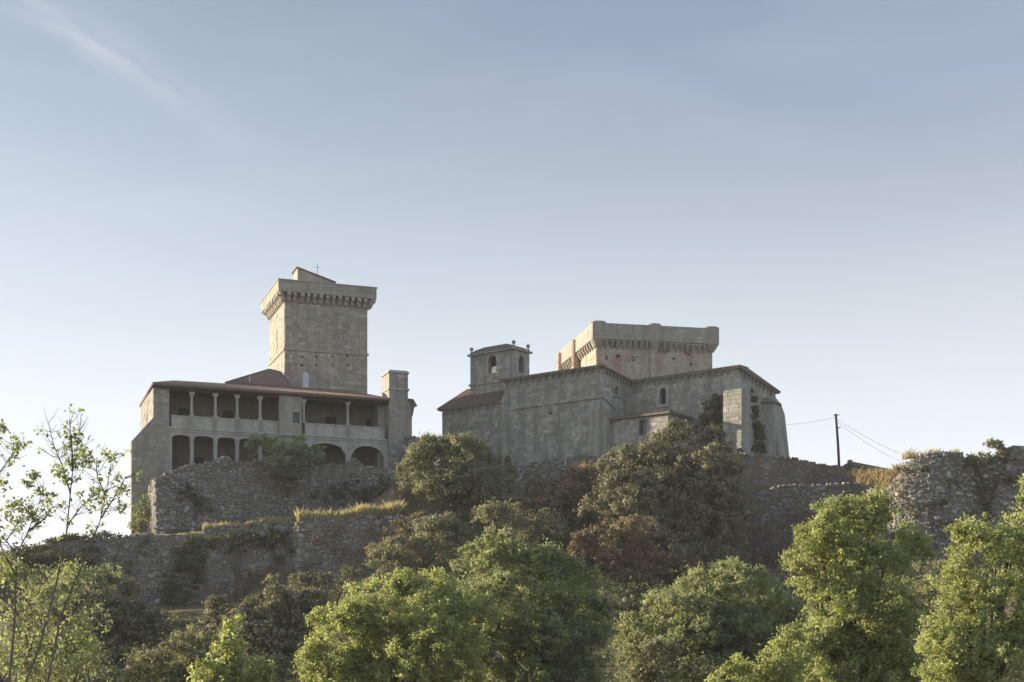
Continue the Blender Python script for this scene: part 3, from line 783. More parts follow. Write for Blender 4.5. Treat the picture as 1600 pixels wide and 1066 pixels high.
def f(m):
    a = (xL - .4, -.0, zNL + .08); b_ = (xA + .2, -.0, zNL + .08); c = (xA + .2, 5.5, zlr + .3); d = (fc.sx(727, 5), 5.5, zlr + .3); e = (xL - .3, 12.2, zNL)
    roofslab(m, [a, b_, c, d]); roofslab(m, [a, d, e]); roofslab(m, [d, c, (xA + .2, 12.2, zNL), e])
    tile_rows(m, a, b_, d, c, .4, .11); tile_rows(m, e, a, d, d, .4, .1)
part('left_roof', MT['tile'], chu, f, recalc=False)
def f(m):
    a = (.2, yQ - .42, zQ + .1); b_ = (xR + .4, yQ - .42, zN + .1); c = (xR + .4, yE + .4, zNE + .1); d = (xR - 2, yE - 3.5, zN + .5); e = (-1, yE - 3, zN + .9); g_ = (-1, yQ + 1, zQ + .3)
    zr = zN + .95
    roofslab(m, [a, b_, (xR - .6, yQ + 3.4, zN + .55), (-1.5, yQ + 3.4, zr)]); roofslab(m, [b_, c, (xR - .6, yQ + 3.4, zN + .55)])
    roofslab(m, [(xR - .6, yQ + 3.4, zN + .55), c, (-1.5, yE + .4, zNE), (-1.5, yQ + 3.4, zr)])
    tile_rows(m, a, b_, (-1.5, yQ + 3.4, zr), (xR - .6, yQ + 3.4, zN + .55))
part('nave_roof', MT['tile_grey'], chu, f, recalc=False)
# window surrounds
wn_ = part('window', MT['pale'], chu, lambda m: (m.openwall(xw - .75, xw + .75, fc.z(636, xw, yQ), fc.z(602, xw, yQ), opsN, yQ - .1, yQ - .01)))
part('pane', MT['pane'], wn_, lambda m: m.box(xw - .4, xw + .4, yQ + .5, yQ + .55, opsN[0][2], opsN[0][3] + .4))
wk = part('window', MT['church'], chu, lambda m: m.openwall(opsK[0][0] - .2, opsK[0][1] + .2, opsK[0][2] - .2, opsK[0][3] + .6, opsK, -.04, .09, axis='y'))
part('pane', MT['pane'], wk, lambda m: m.box(-.6, -.55, opsK[0][0], opsK[0][1], opsK[0][2], opsK[0][3] + .4))
# round stair turret at the joint of the two wings, corner buttresses
xt = fc.sx(789)
tu = part('stair_turret', MT['church'], chu, lambda m: m.lathe(xt, .25, [(.62, 0), (.62, fc.z(632, xt)), (.7, fc.z(631, xt)), (.7, fc.z(629, xt)), (.62, fc.z(628.5, xt)), (.4, fc.z(619, xt)), (.12, fc.z(613, xt))], 14), smooth=False)
part('corner_buttress', MT['church'], chu, lambda m: (m.prism_yz([(-.55, 0), (-.55, ysr - 1.4), (-.05, ysr - .3), (.0, ysr - .3), (.0, 0)], -1.3, -.02), m.prism_xz([(.0, 0), (.6, 0), (.6, ysr - 1.4), (.0, ysr - .4)], .02, 1.0)))
# sacristy (low annex)
ya = .9; zS = fc.z(656, .3, ya); xS = fc.sx(1044, ya)
opsS = [(fc.sx(1004, ya) - .45, fc.sx(1004, ya) + .45, fc.z(682, fc.sx(1004, ya), ya), fc.z(660, fc.sx(1004, ya), ya), 0)]
opsS[0] = (opsS[0][0], opsS[0][1], zS - 2.0, zS - .5, 0)
sac = part('sacristy', MT['church'], chu, lambda m: (m.openwall(.62, xS, 0, zS, opsS, ya, ya + .7), m.box(xS - .7, xS, ya + .7, yQ - .06, 0, zS)))
part('window', MT['pane'], sac, lambda m: m.box(opsS[0][0], opsS[0][1], ya + .35, ya + .4, opsS[0][2], opsS[0][3]))
m = MB(); lay_ashlar(m, (.62, ya), (1, 0), (0, -1), xS - .62, 4, zS - .15, shift(opsS, .62), proud=.045); lay_ashlar(m, (xS, ya), (0, 1), (1, 0), yQ - ya - .1, 4, zS - .15, proud=.045)
o = m.build('sacristy_blocks', MT['church'], sac, recalc=False); o['kind'] = 'stuff'
zs2 = zS + 1.05
def f(m):
    roofslab(m, [(.02, ya - .4, zS + .05), (xS + .35, ya - .4, zS + .05), (xS - 2.2, yQ - .35, zs2), (.02, yQ - .35, zs2)], .18)
    roofslab(m, [(xS + .35, ya - .4, zS + .05), (xS + .35, yQ - .35, zS + .05), (xS - 2.2, yQ - .35, zs2)], .18)
    tile_rows(m, (.05, ya - .4, zS + .07), (xS + .35, ya - .4, zS + .07), (.05, yQ - .35, zs2), (xS - 2.2, yQ - .35, zs2))
part('sacristy_roof', MT['tile_grey'], sac, f, recalc=False)
# nave buttresses
b0 = fc.sx(1130, yQ - 1.9); b1 = fc.sx(1159, yQ - 1.9)
zb_ = fc.z(611, b0, yQ - 1.9)
bu = part('pier_buttress', MT['church'], chu, lambda m: (m.prism_yz([(yQ - 1.9, 0), (yQ - 1.9, zb_), (yQ - .02, zb_ + .9), (yQ - .02, 0)], b0, b1)))
m = MB(); lay_ashlar(m, (b0, yQ - 1.9), (1, 0), (0, -1), b1 - b0, 3, zb_ - .05, proud=.05)
o = m.build('buttress_blocks', MT['church'], bu, recalc=False); o['kind'] = 'stuff'
def f(m):
    ye0 = yE - 2.2; ye1 = yE + .2
    m.prism_xz([(xR - .03, 0), (xR + 2.6, 0), (xR + 1.0, fc.z(650, xR, yE)), (xR + .55, fc.z(632, xR, yE)), (xR - .03, fc.z(622, xR, yE))], ye0, ye1)
    m.prism_xz([(xR - .03, 0), (xR + 1.5, 0), (xR + 1.2, fc.z(630, xR, yQ)), (xR - .03, fc.z(606, xR, yQ))], yQ + .3, yQ + 1.8)
part('end_buttress', MT['church'], chu, f)
zcp = fc.z(592, xR, yQ)
part('corner_pier', MT['church'], chu, lambda m: (m.box(xR - .75, xR + .62, yQ - .62, yQ + .28, 0, zcp - .9), m.prism_xz([(xR - .75, zcp - .9), (xR + .62, zcp - .9), (xR + .3, zcp - .1), (xR - .4, zcp)], yQ - .55, yQ + .25)))
zl2 = zNE - 1.7
part('apse_wall', MT['church'], chu, lambda m: m.lathe(xR - .4, yE - 1.9, [(1.7, 0), (1.62, zl2)], 16))
part('apse_roof', MT['tile_grey'], chu, lambda m: m.lathe(xR - .4, yE - 1.9, [(1.85, zl2), (1.85, zl2 + .14), (.3, zl2 + 1.0)], 16))
# belfry
fb = Frame(803, 160.1, 12.0, -38)
oxy = Matrix.Rotation(-fc.r, 2) @ Vector((fb.X - fc.X, fb.Y - fc.Y))
bx, by = oxy.x, oxy.y
bw = -fb.sx(735); bd = fb.sy(827); zbt = fb.z(546, 0); zbs = fb.z(592, 0)
xo = fb.sx(769); yo = bd * .5
oz0, oz1 = fb.z(583, xo), fb.z(563, xo)
opF = [(bx + xo - .62, bx + xo + .62, oz0, oz1, .6)]
opR = [(by + yo - .5, by + yo + .5, fb.z(582, 0, yo), fb.z(563, 0, yo), .5)]
bel = MB()
bel.openwall(bx - bw, bx, 0, zbt, opF, by, by + .6); bel.openwall(bx - bw, bx, 0, zbt, opF, by + bd - .6, by + bd)
bel.openwall(by + .6, by + bd - .6, 0, zbt, opR, bx - .6, bx, axis='y'); bel.openwall(by + .6, by + bd - .6, 0, zbt, opR, bx - bw, bx - bw + .6, axis='y')
belf = bel.build('belfry', MT['church'], chu)
tag(belf, 'square belfry with arched bell openings')
m = MB(); lay_ashlar(m, (bx - bw, by), (1, 0), (0, -1), bw, fb.z(612, 0), zbt - .1, shift(opF, bx - bw), proud=.05); lay_ashlar(m, (bx, by), (0, 1), (1, 0), bd, fb.z(612, 0), zbt - .1, shift(opR, by), proud=.05)
o = m.build('belfry_blocks', MT['church'], belf, recalc=False); o['kind'] = 'stuff'
part('belfry_string', MT['church'], belf, lambda m: (m.box(bx - bw - .15, bx + .15, by - .15, by, zbs - .12, zbs + .1), m.box(bx, bx + .15, by, by + bd, zbs - .12, zbs + .1), m.box(bx - bw - .15, bx - bw, by, by + bd, zbs - .12, zbs + .1)))
part('belfry_cornice', MT['church'], belf, lambda m: m.box(bx - bw - .28, bx + .28, by - .28, by + bd + .28, zbt, zbt + .2))
def f(m):
    z0 = zbt + .2; cx, cy = bx - bw / 2, by + bd / 2; prof = [(1.0, 0), (.8, .45), (.5, .78), (.2, .92), (.04, .98)]
    prev = None
    for s_, h_ in prof:
        ring = [(cx + (bw / 2 + .15) * s_ * q, cy + (bd / 2 + .15) * s_ * w_, z0 + h_) for q, w_ in ((-1, -1), (1, -1), (1, 1), (-1, 1))]
        if prev: m.add(prev + ring, [(i, (i + 1) % 4, 4 + (i + 1) % 4, 4 + i) for i in range(4)])
        prev = ring
    m.add(prev, [(0, 1, 2, 3)])
part('belfry_dome', MT['slab'], belf, f)
for q, w_ in ((-bw + .1, .1), (-.1, .1), (-.1, bd - .1), (-bw + .1, bd - .1)):
    part('pinnacle', MT['church'], belf, lambda m: m.lathe(bx + q, by + w_, [(.2, zbt + .2), (.2, zbt + .42), (.1, zbt + .5), (.1, zbt + .62), (.23, zbt + .78), (.2, zbt + .98), (.05, zbt + 1.08)], 10))
part('bell', MT['metal'], belf, lambda m: m.lathe(bx + xo, by + bd * .45, [(.42, oz0 + .5), (.33, oz0 + .62), (.25, oz0 + 1.05), (.1, oz0 + 1.2), (.03, oz0 + 1.9)], 14))

# ------------------------------------------------------------------ second keep, behind the church
fd = Frame(932, 172, 13.0, 12)
dam = empty('battlemented_keep'); fd.place(dam)
tag(dam, 'broad low keep with rounded corner turrets and patchy ochre walls, rising behind the church roof', 'tower')
W2 = fd.sx(1113); D2 = fd.sy(884); zp0 = fd.z(531, 0); zp1 = fd.z(506, 0, 0); zk0 = fd.z(545, 0); o2 = .65
holes = []
for px, py, w_, h_ in ((966, 558, .5, .35), (990, 561, .8, .5), (1053, 563, .45, .5), (1075, 553, .6, .4), (948, 560, .3, .4), (1080, 570, .3, .3), (1000, 543, .3, .3)):
    x = fd.sx(px); z = fd.z(py, x); holes.append((x - w_ / 2, x + w_ / 2, z - h_ / 2, z + h_ / 2, .1))
def f(m):
    m.openwall(0, W2, 0, zp0, holes, 0, .9); m.box(0, .9, .9, D2, 0, zp0); m.box(W2 - .9, W2, .9, D2, 0, zp0); m.box(.9, W2 - .9, D2 - .9, D2, 0, zp0)
    m.box(.9, W2 - .9, .9, D2 - .9, zp0 - .4, zp0)
part('wall', MT['keep'], dam, f)
m = MB()
lay_rubble(m, [(0, 0, fd.z(600, 0), zk0), (W2 * .5, 0, fd.z(600, 0), zk0), (W2, 0, fd.z(600, 0), zk0)], h=(.25, .45), w=(.3, .7), proud=(.01, .06), skip=.3, bias=.1)
lay_ashlar(m, (0, D2), (0, -1), (-1, 0), D2, 8, zk0, proud=.05)
o = m.build('wall_stones', MT['keep'], dam, recalc=False); o['kind'] = 'stuff'
xmid = fd.sx(1021)
part('wall_pilaster', MT['keep'], dam, lambda m: m.box(xmid - .45, xmid + .45, -.22, -.0, 0, zp0))
for px, py, a, b_ in ((960, 538, 1.6, .9), (1036, 548, 1.5, .8), (1075, 550, 1.3, .6), (1108, 545, .7, 1.0)):
    x = fd.sx(px); z = fd.z(py, x)
    m = MB()
    V, Fc = stone_shape(a, b_, .07, 11); m.add([(x + q, -.0 - y - .01, z + r_) for q, y, r_ in V], Fc)
    o = m.build('brick_patch', MT['brick'], dam, recalc=False)
m = MB(); m.prism_yz([(.03, zk0), (-o2 * .5, zk0 + (zp0 - zk0) * .35), (-o2 + .1, zk0 + (zp0 - zk0) * .7), (-o2 + .1, zp0), (.03, zp0)], -.16, .16)
cb = m.build('corbel', MT['parapet'], dam)
sp = [(W2 * (i + .5) / 20, 0, 0) for i in range(20) if i not in (9, 10)] + [(0, D2 * (i + .5) / 14, -math.pi / 2) for i in range(14)]
arch_ring_corbels(dam, cb, sp)
def f(m):
    t = .6
    m.box(-o2, W2 + o2, -o2, -o2 + t, zp0, zp1); m.box(-o2, W2 + o2, D2 + o2 - t, D2 + o2, zp0, zp1)
    m.box(-o2, -o2 + t, -o2 + t, D2 + o2 - t, zp0, zp1 - .05); m.box(W2 + o2 - t, W2 + o2, -o2 + t, D2 + o2 - t, zp0, zp1)
part('parapet', MT['parapet'], dam, f)
m = MB()
lay_ashlar(m, (-o2, -o2), (1, 0), (0, -1), W2 + 2 * o2, zp0 + .02, zp1 - .05, h=(.38, .5), w=(.7, 1.4))
lay_ashlar(m, (-o2, D2 + o2), (0, -1), (-1, 0), D2 + 2 * o2, zp0 + .02, zp1 - .1, h=(.38, .5), w=(.7, 1.4))
o = m.build('parapet_blocks', MT['parapet'], dam, recalc=False); o['kind'] = 'stuff'
zr0 = zk0 + .25
for (x, y, rr) in ((.2, .2, 1.0), (W2 - .2, .2, 1.0), (xmid, -.05, .85)):
    dz = .06
    bz = part('bartizan', MT['parapet'], dam, lambda m: m.lathe(x, y, [(rr * .45, zr0), (rr * .75, zr0 + (zp0 - zr0) * .5), (rr, zp0), (rr, zp1 + dz)], 20))
    part('rim', MT['parapet'], bz, lambda m: m.lathe(x, y, [(rr + .07, zp1 + dz), (rr + .07, zp1 + dz + .14), (rr - .4, zp1 + dz + .15)], 20))
yb1 = fd.sy(898, -o2); bz = part('side_turret', MT['keep_red'], dam, lambda m: m.lathe(-o2 + .1, yb1, [(.12, zk0 - 1.6), (.5, zk0 - .3), (.52, zp1 - .35), (.46, zp1 - .28)], 14))
tag(bz, 'sunlit reddish half-round turret on the left flank')
yb2 = fd.sy(875, -o2); part('side_turret', MT['keep'], dam, lambda m: m.lathe(-o2, min(yb2, D2 + .3), [(.2, zk0 - 1.2), (.5, zk0 - .3), (.52, zp1 - .45), (.46, zp1 - .38)], 14))

# ------------------------------------------------------------------ rubble walls
w_base, seg_base = rubble_wall('ruined_wall', 'ruined rubble wall with ragged top under the palace arcades', 'wall',
    [(244, 748, 838, 135.4), (262, 740, 838, 136), (290, 728, 836, 137), (330, 722, 832, 138), (352, 714, 830, 138.8), (372, 724, 826, 139.3), (420, 722, 822, 140.5), (478, 726, 816, 142), (520, 727, 812, 143), (540, 728, 808, 143.6), (553, 716, 808, 144), (566, 728, 806, 144.4), (600, 735, 802, 145.2), (626, 722, 800, 146), (640, 680, 800, 146.3), (668, 690, 800, 147.2)], rough=.35)
w_end, _ = rubble_wall('wall_stub', 'short sunlit wall end overgrown with green at the palace corner', 'wall',
    [(212, 792, 838, 144), (228, 770, 838, 140), (243, 746, 838, 135.5)], mat='rubble', rough=.3, thick=.8, bias=.2)
w_ret, seg_ret = rubble_wall('retaining_wall', 'long rough stone retaining wall below the palace terrace, dark and ivy-stained', 'wall',
    [(60, 856, 930, 135.4), (130, 846, 950, 135), (205, 838, 965, 134.4), (255, 838, 975, 134), (318, 836, 975, 133.4), (322, 828, 975, 133.3), (400, 822, 975, 132.7), (456, 818, 970, 132.2), (466, 818, 970, 131.4), (540, 812, 960, 131), (620, 806, 940, 130.6), (668, 812, 930, 131)], rough=.22, h=(.18, .42), w=(.24, .8), mat='rubble_dark')
w_low, _ = rubble_wall('broken_wall', 'low broken rubble wall peeping out behind the round bush', 'wall',
    [(640, 800, 850, 133), (700, 786, 850, 134), (745, 786, 850, 135), (790, 800, 850, 136)], rough=.2)
w_foot, _ = rubble_wall('church_footing', 'whitish rubble footing at the base of the church wall', 'wall',
    [(765, 735, 800, 154.4), (800, 728, 800, 152.4), (850, 722, 800, 149.5), (905, 712, 800, 146.8), (950, 712, 790, 145.7), (1000, 716, 780, 144.5)], rough=.25, bias=.12)
w_up, _ = rubble_wall('boundary_wall', 'ochre-stained upper wall with stone coping running right from the church', 'wall',
    [(1128, 711, 790, 139), (1180, 712, 785, 139.5), (1240, 717, 780, 140), (1290, 727, 778, 141), (1332, 733, 775, 142)], mat='ochre_wall', rough=.08, h=(.2, .38), proud=(.03, .1), cap=True)
m = MB()
w_lo2, _ = rubble_wall('field_wall', 'dark rubble wall below the ochre wall, between the dark oak and the bastion', 'wall',
    [(1120, 785, 900, 133.6), (1185, 772, 900, 134.2), (1240, 759, 900, 134.4), (1300, 757, 900, 134.2), (1350, 757, 890, 133.6), (1400, 775, 890, 131)], rough=.25, h=(.18, .42), w=(.24, .8), mat='rubble_dark')
# low shed roof at the end of the boundary wall
sh = empty('stone_shed', P(1332, 770, 143)); tag(sh, 'low stone outbuilding with slanting brown roof beside the utility pole', 'shed')
Ys = 143; o_ = sh.location
xs0 = 0; xs1 = M_(62, Ys); ztl = ZZ(728, Ys) - o_.z; ztr = ZZ(741, Ys) - o_.z
part('wall', MT['palace'], sh, lambda m: m.prism_xz([(0, -3), (xs1, -3), (xs1, ztr), (0, ztl)], 0, 4))
part('roof', MT['tile_grey'], sh, lambda m: (m.prism_xz([(-.3, ztl), (xs1 + .3, ztr - .1), (xs1 + .3, ztr + .35), (-.3, ztl + .42)], -.4, 4.3), m.box(-.5, -.1, -.42, .1, ztl + .2, ztl + .56)))
# bastion: individually laid large stones
bas_pts = [(1376, 772, 870, 128.2), (1398, 748, 870, 127.2), (1412, 728, 870, 126.4), (1428, 716, 868, 125.7), (1450, 709, 866, 125.2), (1476, 707, 866, 125.0), (1503, 707, 864, 125.2), (1509, 722, 862, 125.8), (1540, 722, 862, 126.2), (1566, 704, 860, 126.0), (1600, 697, 860, 125.8), (1650, 697, 860, 125.4)]
bseg = wall_polyline(bas_pts, step=.9, rough=.42)
bas = empty('bastion', (bseg[0][0], bseg[0][1], 8.0)); tag(bas, 'rounded grey rubble bastion with rough stones at the right edge', 'bastion', kind='thing')
bl = [(x - bas.location.x, y - bas.location.y, b_ - 8.0, t - 8.0) for x, y, b_, t in bseg]
part('wall_core', MT['mortar'], bas, lambda m: core_wall(m, bl, 2.5, 2.0))
variants = []
big = []; m = MB()
lay_rubble(m, bl, h=(.22, .42), w=(.28, .6), proud=(.02, .14), skip=.25)
o = m.build('rubble_stones', MT['rubble'], bas, recalc=False); o['kind'] = 'stuff'
for i in range(10):
    m = MB(); V, Fc = stone_shape(random.uniform(.45, .8), random.uniform(.28, .48), random.uniform(.14, .26), 8); m.add(V, Fc, random.uniform(.35, .95)); variants.append(m)
vm = []
nst = 0
for (xa, ya, ba, ta), (xb, yb, bb, tb) in zip(bl[:-1], bl[1:]):
    L = math.hypot(xb - xa, yb - ya); d = ((xb - xa) / L, (yb - ya) / L); rz = math.atan2(d[1], d[0]) + math.pi
    for k in range(int(L * (ta - ba) * .55)):
        t = random.random(); z = random.uniform(ba + 1.5, ta - .15)
        i = nst % 10
        if len(vm) < 10: st = variants[i].build('stone', MT['rubble'], bas, recalc=False); vm.append(st)
        else: st = copy_obj(vm[i], bas)
        st.location = (xa + (xb - xa) * t, ya + (yb - ya) * t, z); st.rotation_euler = (0, random.uniform(-.15, .15), rz)
        st.scale = (random.uniform(.8, 1.1),) * 3
        nst += 1
print('bastion stones', nst)

# ------------------------------------------------------------------ utility pole and wires
pb = P(1313, 745, 144); pt = P(1306, 647, 144)
pole = empty('utility_pole', pb); tag(pole, 'leaning wooden utility pole against the sky on the right', 'pole')
dv = pt - pb
part('shaft', MT['pole'], pole, lambda m: m.tube([(0, 0, -1.5), tuple(dv * .5), tuple(dv)], [.15, .13, .11], 10))
part('insulator', MT['metal'], pole, lambda m: (m.tube([tuple(dv * .985 + Vector((-.25, 0, 0))), tuple(dv * .985 + Vector((.35, 0, 0)))], .05), m.tube([tuple(dv * .78), tuple(dv * .78 + Vector((.38, 0, 0)))], .05)))
def wire(label, a, b, sag):
    pts = []
    for i in range(17):
        t = i / 16; p = a.lerp(b, t); p.z -= sag * 4 * t * (1 - t); pts.append(p)
    m = MB(); o0 = a.copy(); m.tube([p - o0 for p in pts], .013, 5)
    o = m.build('overhead_wire', MT['metal']); o.location = o0; tag(o, label, 'wire', 'overhead wires')
at_ = pb + dv
wire('thin wire running from the pole down to the right', pb + dv * .86 + Vector((.2, 0, 0)), P(1408, 722, 139), .25)
wire('faint second wire sloping right just above the other from the pole', pb + dv * .9 + Vector((.2, 0, 0)), P(1420, 715, 141), .2)
wire('thin wire from the pole left to the church end', pb + dv * .95, P(1222, 664, 153), .15)

# ------------------------------------------------------------------ foliage
def leaf_cloud(pos, nrm, size, rs, aspect=0.55):
    """one folded diamond-shaped leaf per point; returns verts, quads"""
    n = len(pos)
    rv = rs.normal(size=(n, 3)); t = np.cross(nrm, rv); t /= np.linalg.norm(t, axis=1)[:, None] + 1e-9
    b = np.cross(nrm, t)
    L = size * rs.uniform(.5, 1.55, n)[:, None]; Wd = L * aspect
    droop = nrm * (L * rs.uniform(-.15, .2, n)[:, None])
    V = np.stack([pos - t * L * .5, pos + b * Wd * .5 + droop, pos + t * L * .5, pos - b * Wd * .5 + droop], 1).reshape(-1, 3)
    Q = np.arange(n * 4).reshape(n, 4)
    return V, Q

def crown_points(lobes, rs, clump=0.5, per=60, dens=1.0, inner=.14, flat=0.75, solid=False):
    P_, N_, T_ = [], [], []
    for (cx, cy, cz, rx, ry, rz) in lobes:
        rm = (rx * ry * rz) ** (1 / 3)
        area = 4 * math.pi * (((rx * ry) ** 1.6 + (rx * rz) ** 1.6 + (ry * rz) ** 1.6) / 3) ** (1 / 1.6)
        nc = max(6, int(area / (clump * clump) * .9 * dens))
        d = rs.normal(size=(nc, 3)); d /= np.linalg.norm(d, axis=1)[:, None]
        d = d[d[:, 2] > -.72]; nc = len(d)
        ph = rs.uniform(0, 6.28, 6)
        keep_ = (np.sin(d[:, 0] * 6 + ph[3]) * np.sin(d[:, 1] * 6 + ph[4]) * np.sin(d[:, 2] * 6 + ph[5]) + rs.normal(0, .12, nc)) > (-.55 if solid else -.27)
        d = d[keep_]; nc = len(d)
        lump = 1 + .15 * np.sin(d[:, 0] * 5 + ph[0]) * np.cos(d[:, 2] * 4 + ph[1]) + .11 * np.sin(d[:, 1] * 7 + ph[2] + d[:, 2] * 5)
        rad = lump * rs.uniform(.76, 1.04, nc)
        k = rs.random(nc) < inner; rad[k] *= rs.uniform(.35, .8, k.sum())
        sprig = (~k) & (rs.random(nc) < (.07 if solid else .16)); rad[sprig] *= rs.uniform(1.05, 1.0 + min(.3, .75 * clump / rm + .12), sprig.sum())
        c = d * rad[:, None] * np.array([rx, ry, rz]) + np.array([cx, cy, cz])
        ct = np.clip(rs.normal(.47, .2, nc) + rs.normal(0, .1), 0, 1)
        lam = np.where(sprig, per * .45, per * rs.uniform(.5, 1.5, nc)); m = np.maximum(4, rs.poisson(lam)); idx = np.repeat(np.arange(nc), m)
        cs = clump * rs.uniform(.30, .72, nc) * np.where(sprig, .62, 1.0)
        off = rs.normal(size=(len(idx), 3)) * (cs[idx] * .62)[:, None]; off[:, 2] *= flat; sp_ = sprig[idx]; off[sp_] += d[idx][sp_] * off[sp_, 2:3] * .9
        p = c[idx] + off
        on = off / (np.linalg.norm(off, axis=1)[:, None] + 1e-6)
        nn = d[idx] * (.5 if solid else .25) + on * (.9 if solid else .3) + rs.normal(size=(len(idx), 3)) * (.38 if solid else .8) + np.array([0, 0, .25])
        nn /= np.linalg.norm(nn, axis=1)[:, None]
        tt_ = np.clip(ct[idx] + rs.normal(0, .16, len(idx)), 0, 1)
        P_.append(p); N_.append(nn); T_.append(tt_)
    return np.concatenate(P_), np.concatenate(N_), np.concatenate(T_)

def limbs(m, base, lobes, r0, rs):
    top = np.mean([[l[0], l[1], l[2]] for l in lobes], axis=0)
    fork = Vector(base) * .45 + Vector(top) * .55
    mid = (Vector(base) + fork) * .5 + Vector((rs.uniform(-.3, .3) * r0 * 3, rs.uniform(-.2, .2), 0))
    m.tube([Vector(base) - Vector((0, 0, .6)), Vector(base), mid, fork], [r0 * 1.35, r0 * 1.1, r0 * .85, r0 * .7], 9)
    for l in lobes:
        for j in range(4):
            e = Vector((l[0] + rs.uniform(-.55, .55) * l[3], l[1] + rs.uniform(-.55, .55) * l[4], l[2] + rs.uniform(-.2, .75) * l[5]))
            st = mid.lerp(fork, rs.uniform(.3, 1.0)); q = st.lerp(e, .5) + Vector((rs.uniform(-.2, .2), rs.uniform(-.2, .2), .1)) * l[3] * .4
            m.tube([st, q, e], [r0 * .42, r0 * .26, r0 * .07], 6)

def tree(name, label, cat, Y, lobes_px, mat, leaf=.16, clump=.6, per=55, dens=1.0, r0=.18, seed=1, group=None, base_px=None, inner=.14, aspect=.55, bark='bark', deep=.9, solid=False):
    """lobes_px: (px, py, rx px, rz px, dY metres); real size from the distance Y"""
    rs = np.random.default_rng(seed)
    lob = []; lobes_px = list(lobes_px)
    if Y < 100:      # the crown goes on below the frame, down to the undergrowth
        for l in list(lobes_px):
            q = l[1]
            while q + l[3] < 1092 and l[1] > 900 and q + l[3] * 1.3 > 990:
                q += l[3] * 1.15; lobes_px.append((l[0] + rs.uniform(-12, 12), q, l[2] * rs.uniform(.9, 1.05), l[3], l[4]))
    for l in lobes_px:
        yy_ = Y + l[4]; c = P(l[0], l[1], yy_)
        rx = M_(l[2], yy_); rz = M_(l[3], yy_)
        lob.append((c.x, c.y, c.z, rx, max(.3, deep * .5 * (rx + rz)), rz))
    cx = np.mean([l[0] for l in lob]); cy = np.mean([l[1] for l in lob])
    if base_px is not None: cx = K(base_px) * Y
    gz = float(ground_z(cx, cy))
    low = min(l[2] - l[5] for l in lob)
    gz = min(gz, low + .6)
    root = empty(name, (cx, cy, gz))
    loc = [(l[0] - cx, l[1] - cy, l[2] - gz, l[3], l[4], l[5]) for l in lob]
    sub = []
    if deep > .5:    # smaller boughs standing out of each mass
        for l in loc:
            for k_ in range(6):
                d = rs.normal(size=3); d /= np.linalg.norm(d); d[1] = -abs(d[1]) if rs.random() < .7 else d[1]; d[2] = abs(d[2]) if rs.random() < .7 else d[2]
                q = rs.uniform(.26, .46); e = rs.uniform(.78, .98)
                sub.append((l[0] + d[0] * l[3] * e, l[1] + d[1] * l[4] * e, l[2] + d[2] * l[5] * e, l[3] * q, l[4] * q, l[5] * q))
    m = MB(); limbs(m, (0, 0, 0), loc, r0, rs)
    m.build('trunk', MT[bark], root, smooth=True, recalc=False)
    p, n, t = crown_points(loc, rs, clump, per, dens * ((.75 if solid else .5) if sub else 1.0), inner * (1 if solid else .5), solid=solid)
    if sub:
        p2, n2, t2 = crown_points(sub, rs, clump * .72, per * .62, dens * .95, .05, solid=solid)
        p = np.concatenate([p, p2]); n = np.concatenate([n, n2]); t = np.concatenate([t, t2])
    V, Q = leaf_cloud(p, n, leaf, rs, aspect)
    np_mesh('crown', V, Q, MT[mat], t, root)
    tag(root, label, cat, group)
    return root, len(Q)

NL = 0
def T(*a, **k):
    global NL
    r_, n = tree(*a, **k); NL += n; return r_

# ivy and shrubs on the walls
T('ivy_bush', 'yellow-green creeper bush hanging over the ruined wall under the arcade', 'bush', 139.5, [(415, 703, 28, 18, 0), (455, 712, 34, 26, 0), (450, 742, 24, 24, .3), (490, 712, 22, 14, .6), (440, 728, 34, 24, 0)], 'leaf_green', leaf=.2, clump=.7, per=60, r0=.03, seed=11)
T('wall_ivy', 'dark ivy falling down the retaining wall beside the pale stones', 'ivy', 133.3, [(310, 852, 26, 16, 0), (296, 875, 34, 24, 0), (286, 905, 32, 28, -.1), (276, 935, 24, 22, -.2), (268, 955, 16, 14, -.3)], 'leaf_ivy', leaf=.2, clump=.6, per=60, r0=.02, seed=12, deep=.2)
T('wall_ivy', 'small green ivy tuft on the retaining wall step', 'ivy', 132.0, [(425, 838, 22, 16, 0), (440, 855, 18, 18, 0), (405, 845, 16, 12, .1), (436, 880, 9, 12, 0)], 'leaf_ivy', leaf=.2, clump=.55, per=50, r0=.02, seed=13, deep=.2)
T('wall_ivy', 'dark climbing ivy left of the church buttress', 'ivy', 146.3, [(1120, 640, 10, 26, .2), (1112, 655, 16, 24, .2), (1098, 668, 16, 16, .8), (1118, 690, 14, 24, 0)], 'leaf_ivy', leaf=.22, clump=.6, per=60, r0=.03, seed=14, deep=.35)
T('wall_ivy', 'tall strip of dark ivy right of the church buttress', 'ivy', 145.5, [(1172, 630, 8, 22, 0), (1176, 655, 11, 26, 0), (1180, 685, 14, 28, 0), (1190, 698, 10, 18, .3)], 'leaf_ivy', leaf=.22, clump=.6, per=60, r0=.03, seed=15, deep=.35)
T('wall_creeper', 'green creeper on the sunlit wall stub', 'creeper', 138.3, [(228, 790, 9, 22, 0), (221, 805, 11, 22, 0), (215, 822, 9, 14, 0)], 'leaf_green', leaf=.24, clump=.6, per=36, r0=.05, seed=16, deep=.5)
T('wall_shrub', 'dark low shrub along the foot of the ruined wall', 'shrub', 143, [(560, 770, 46, 16, 0), (610, 765, 22, 18, .5), (500, 778, 22, 10, -.5)], 'leaf_ivy', leaf=.2, clump=.6, per=40, r0=.03, seed=17, deep=.4)
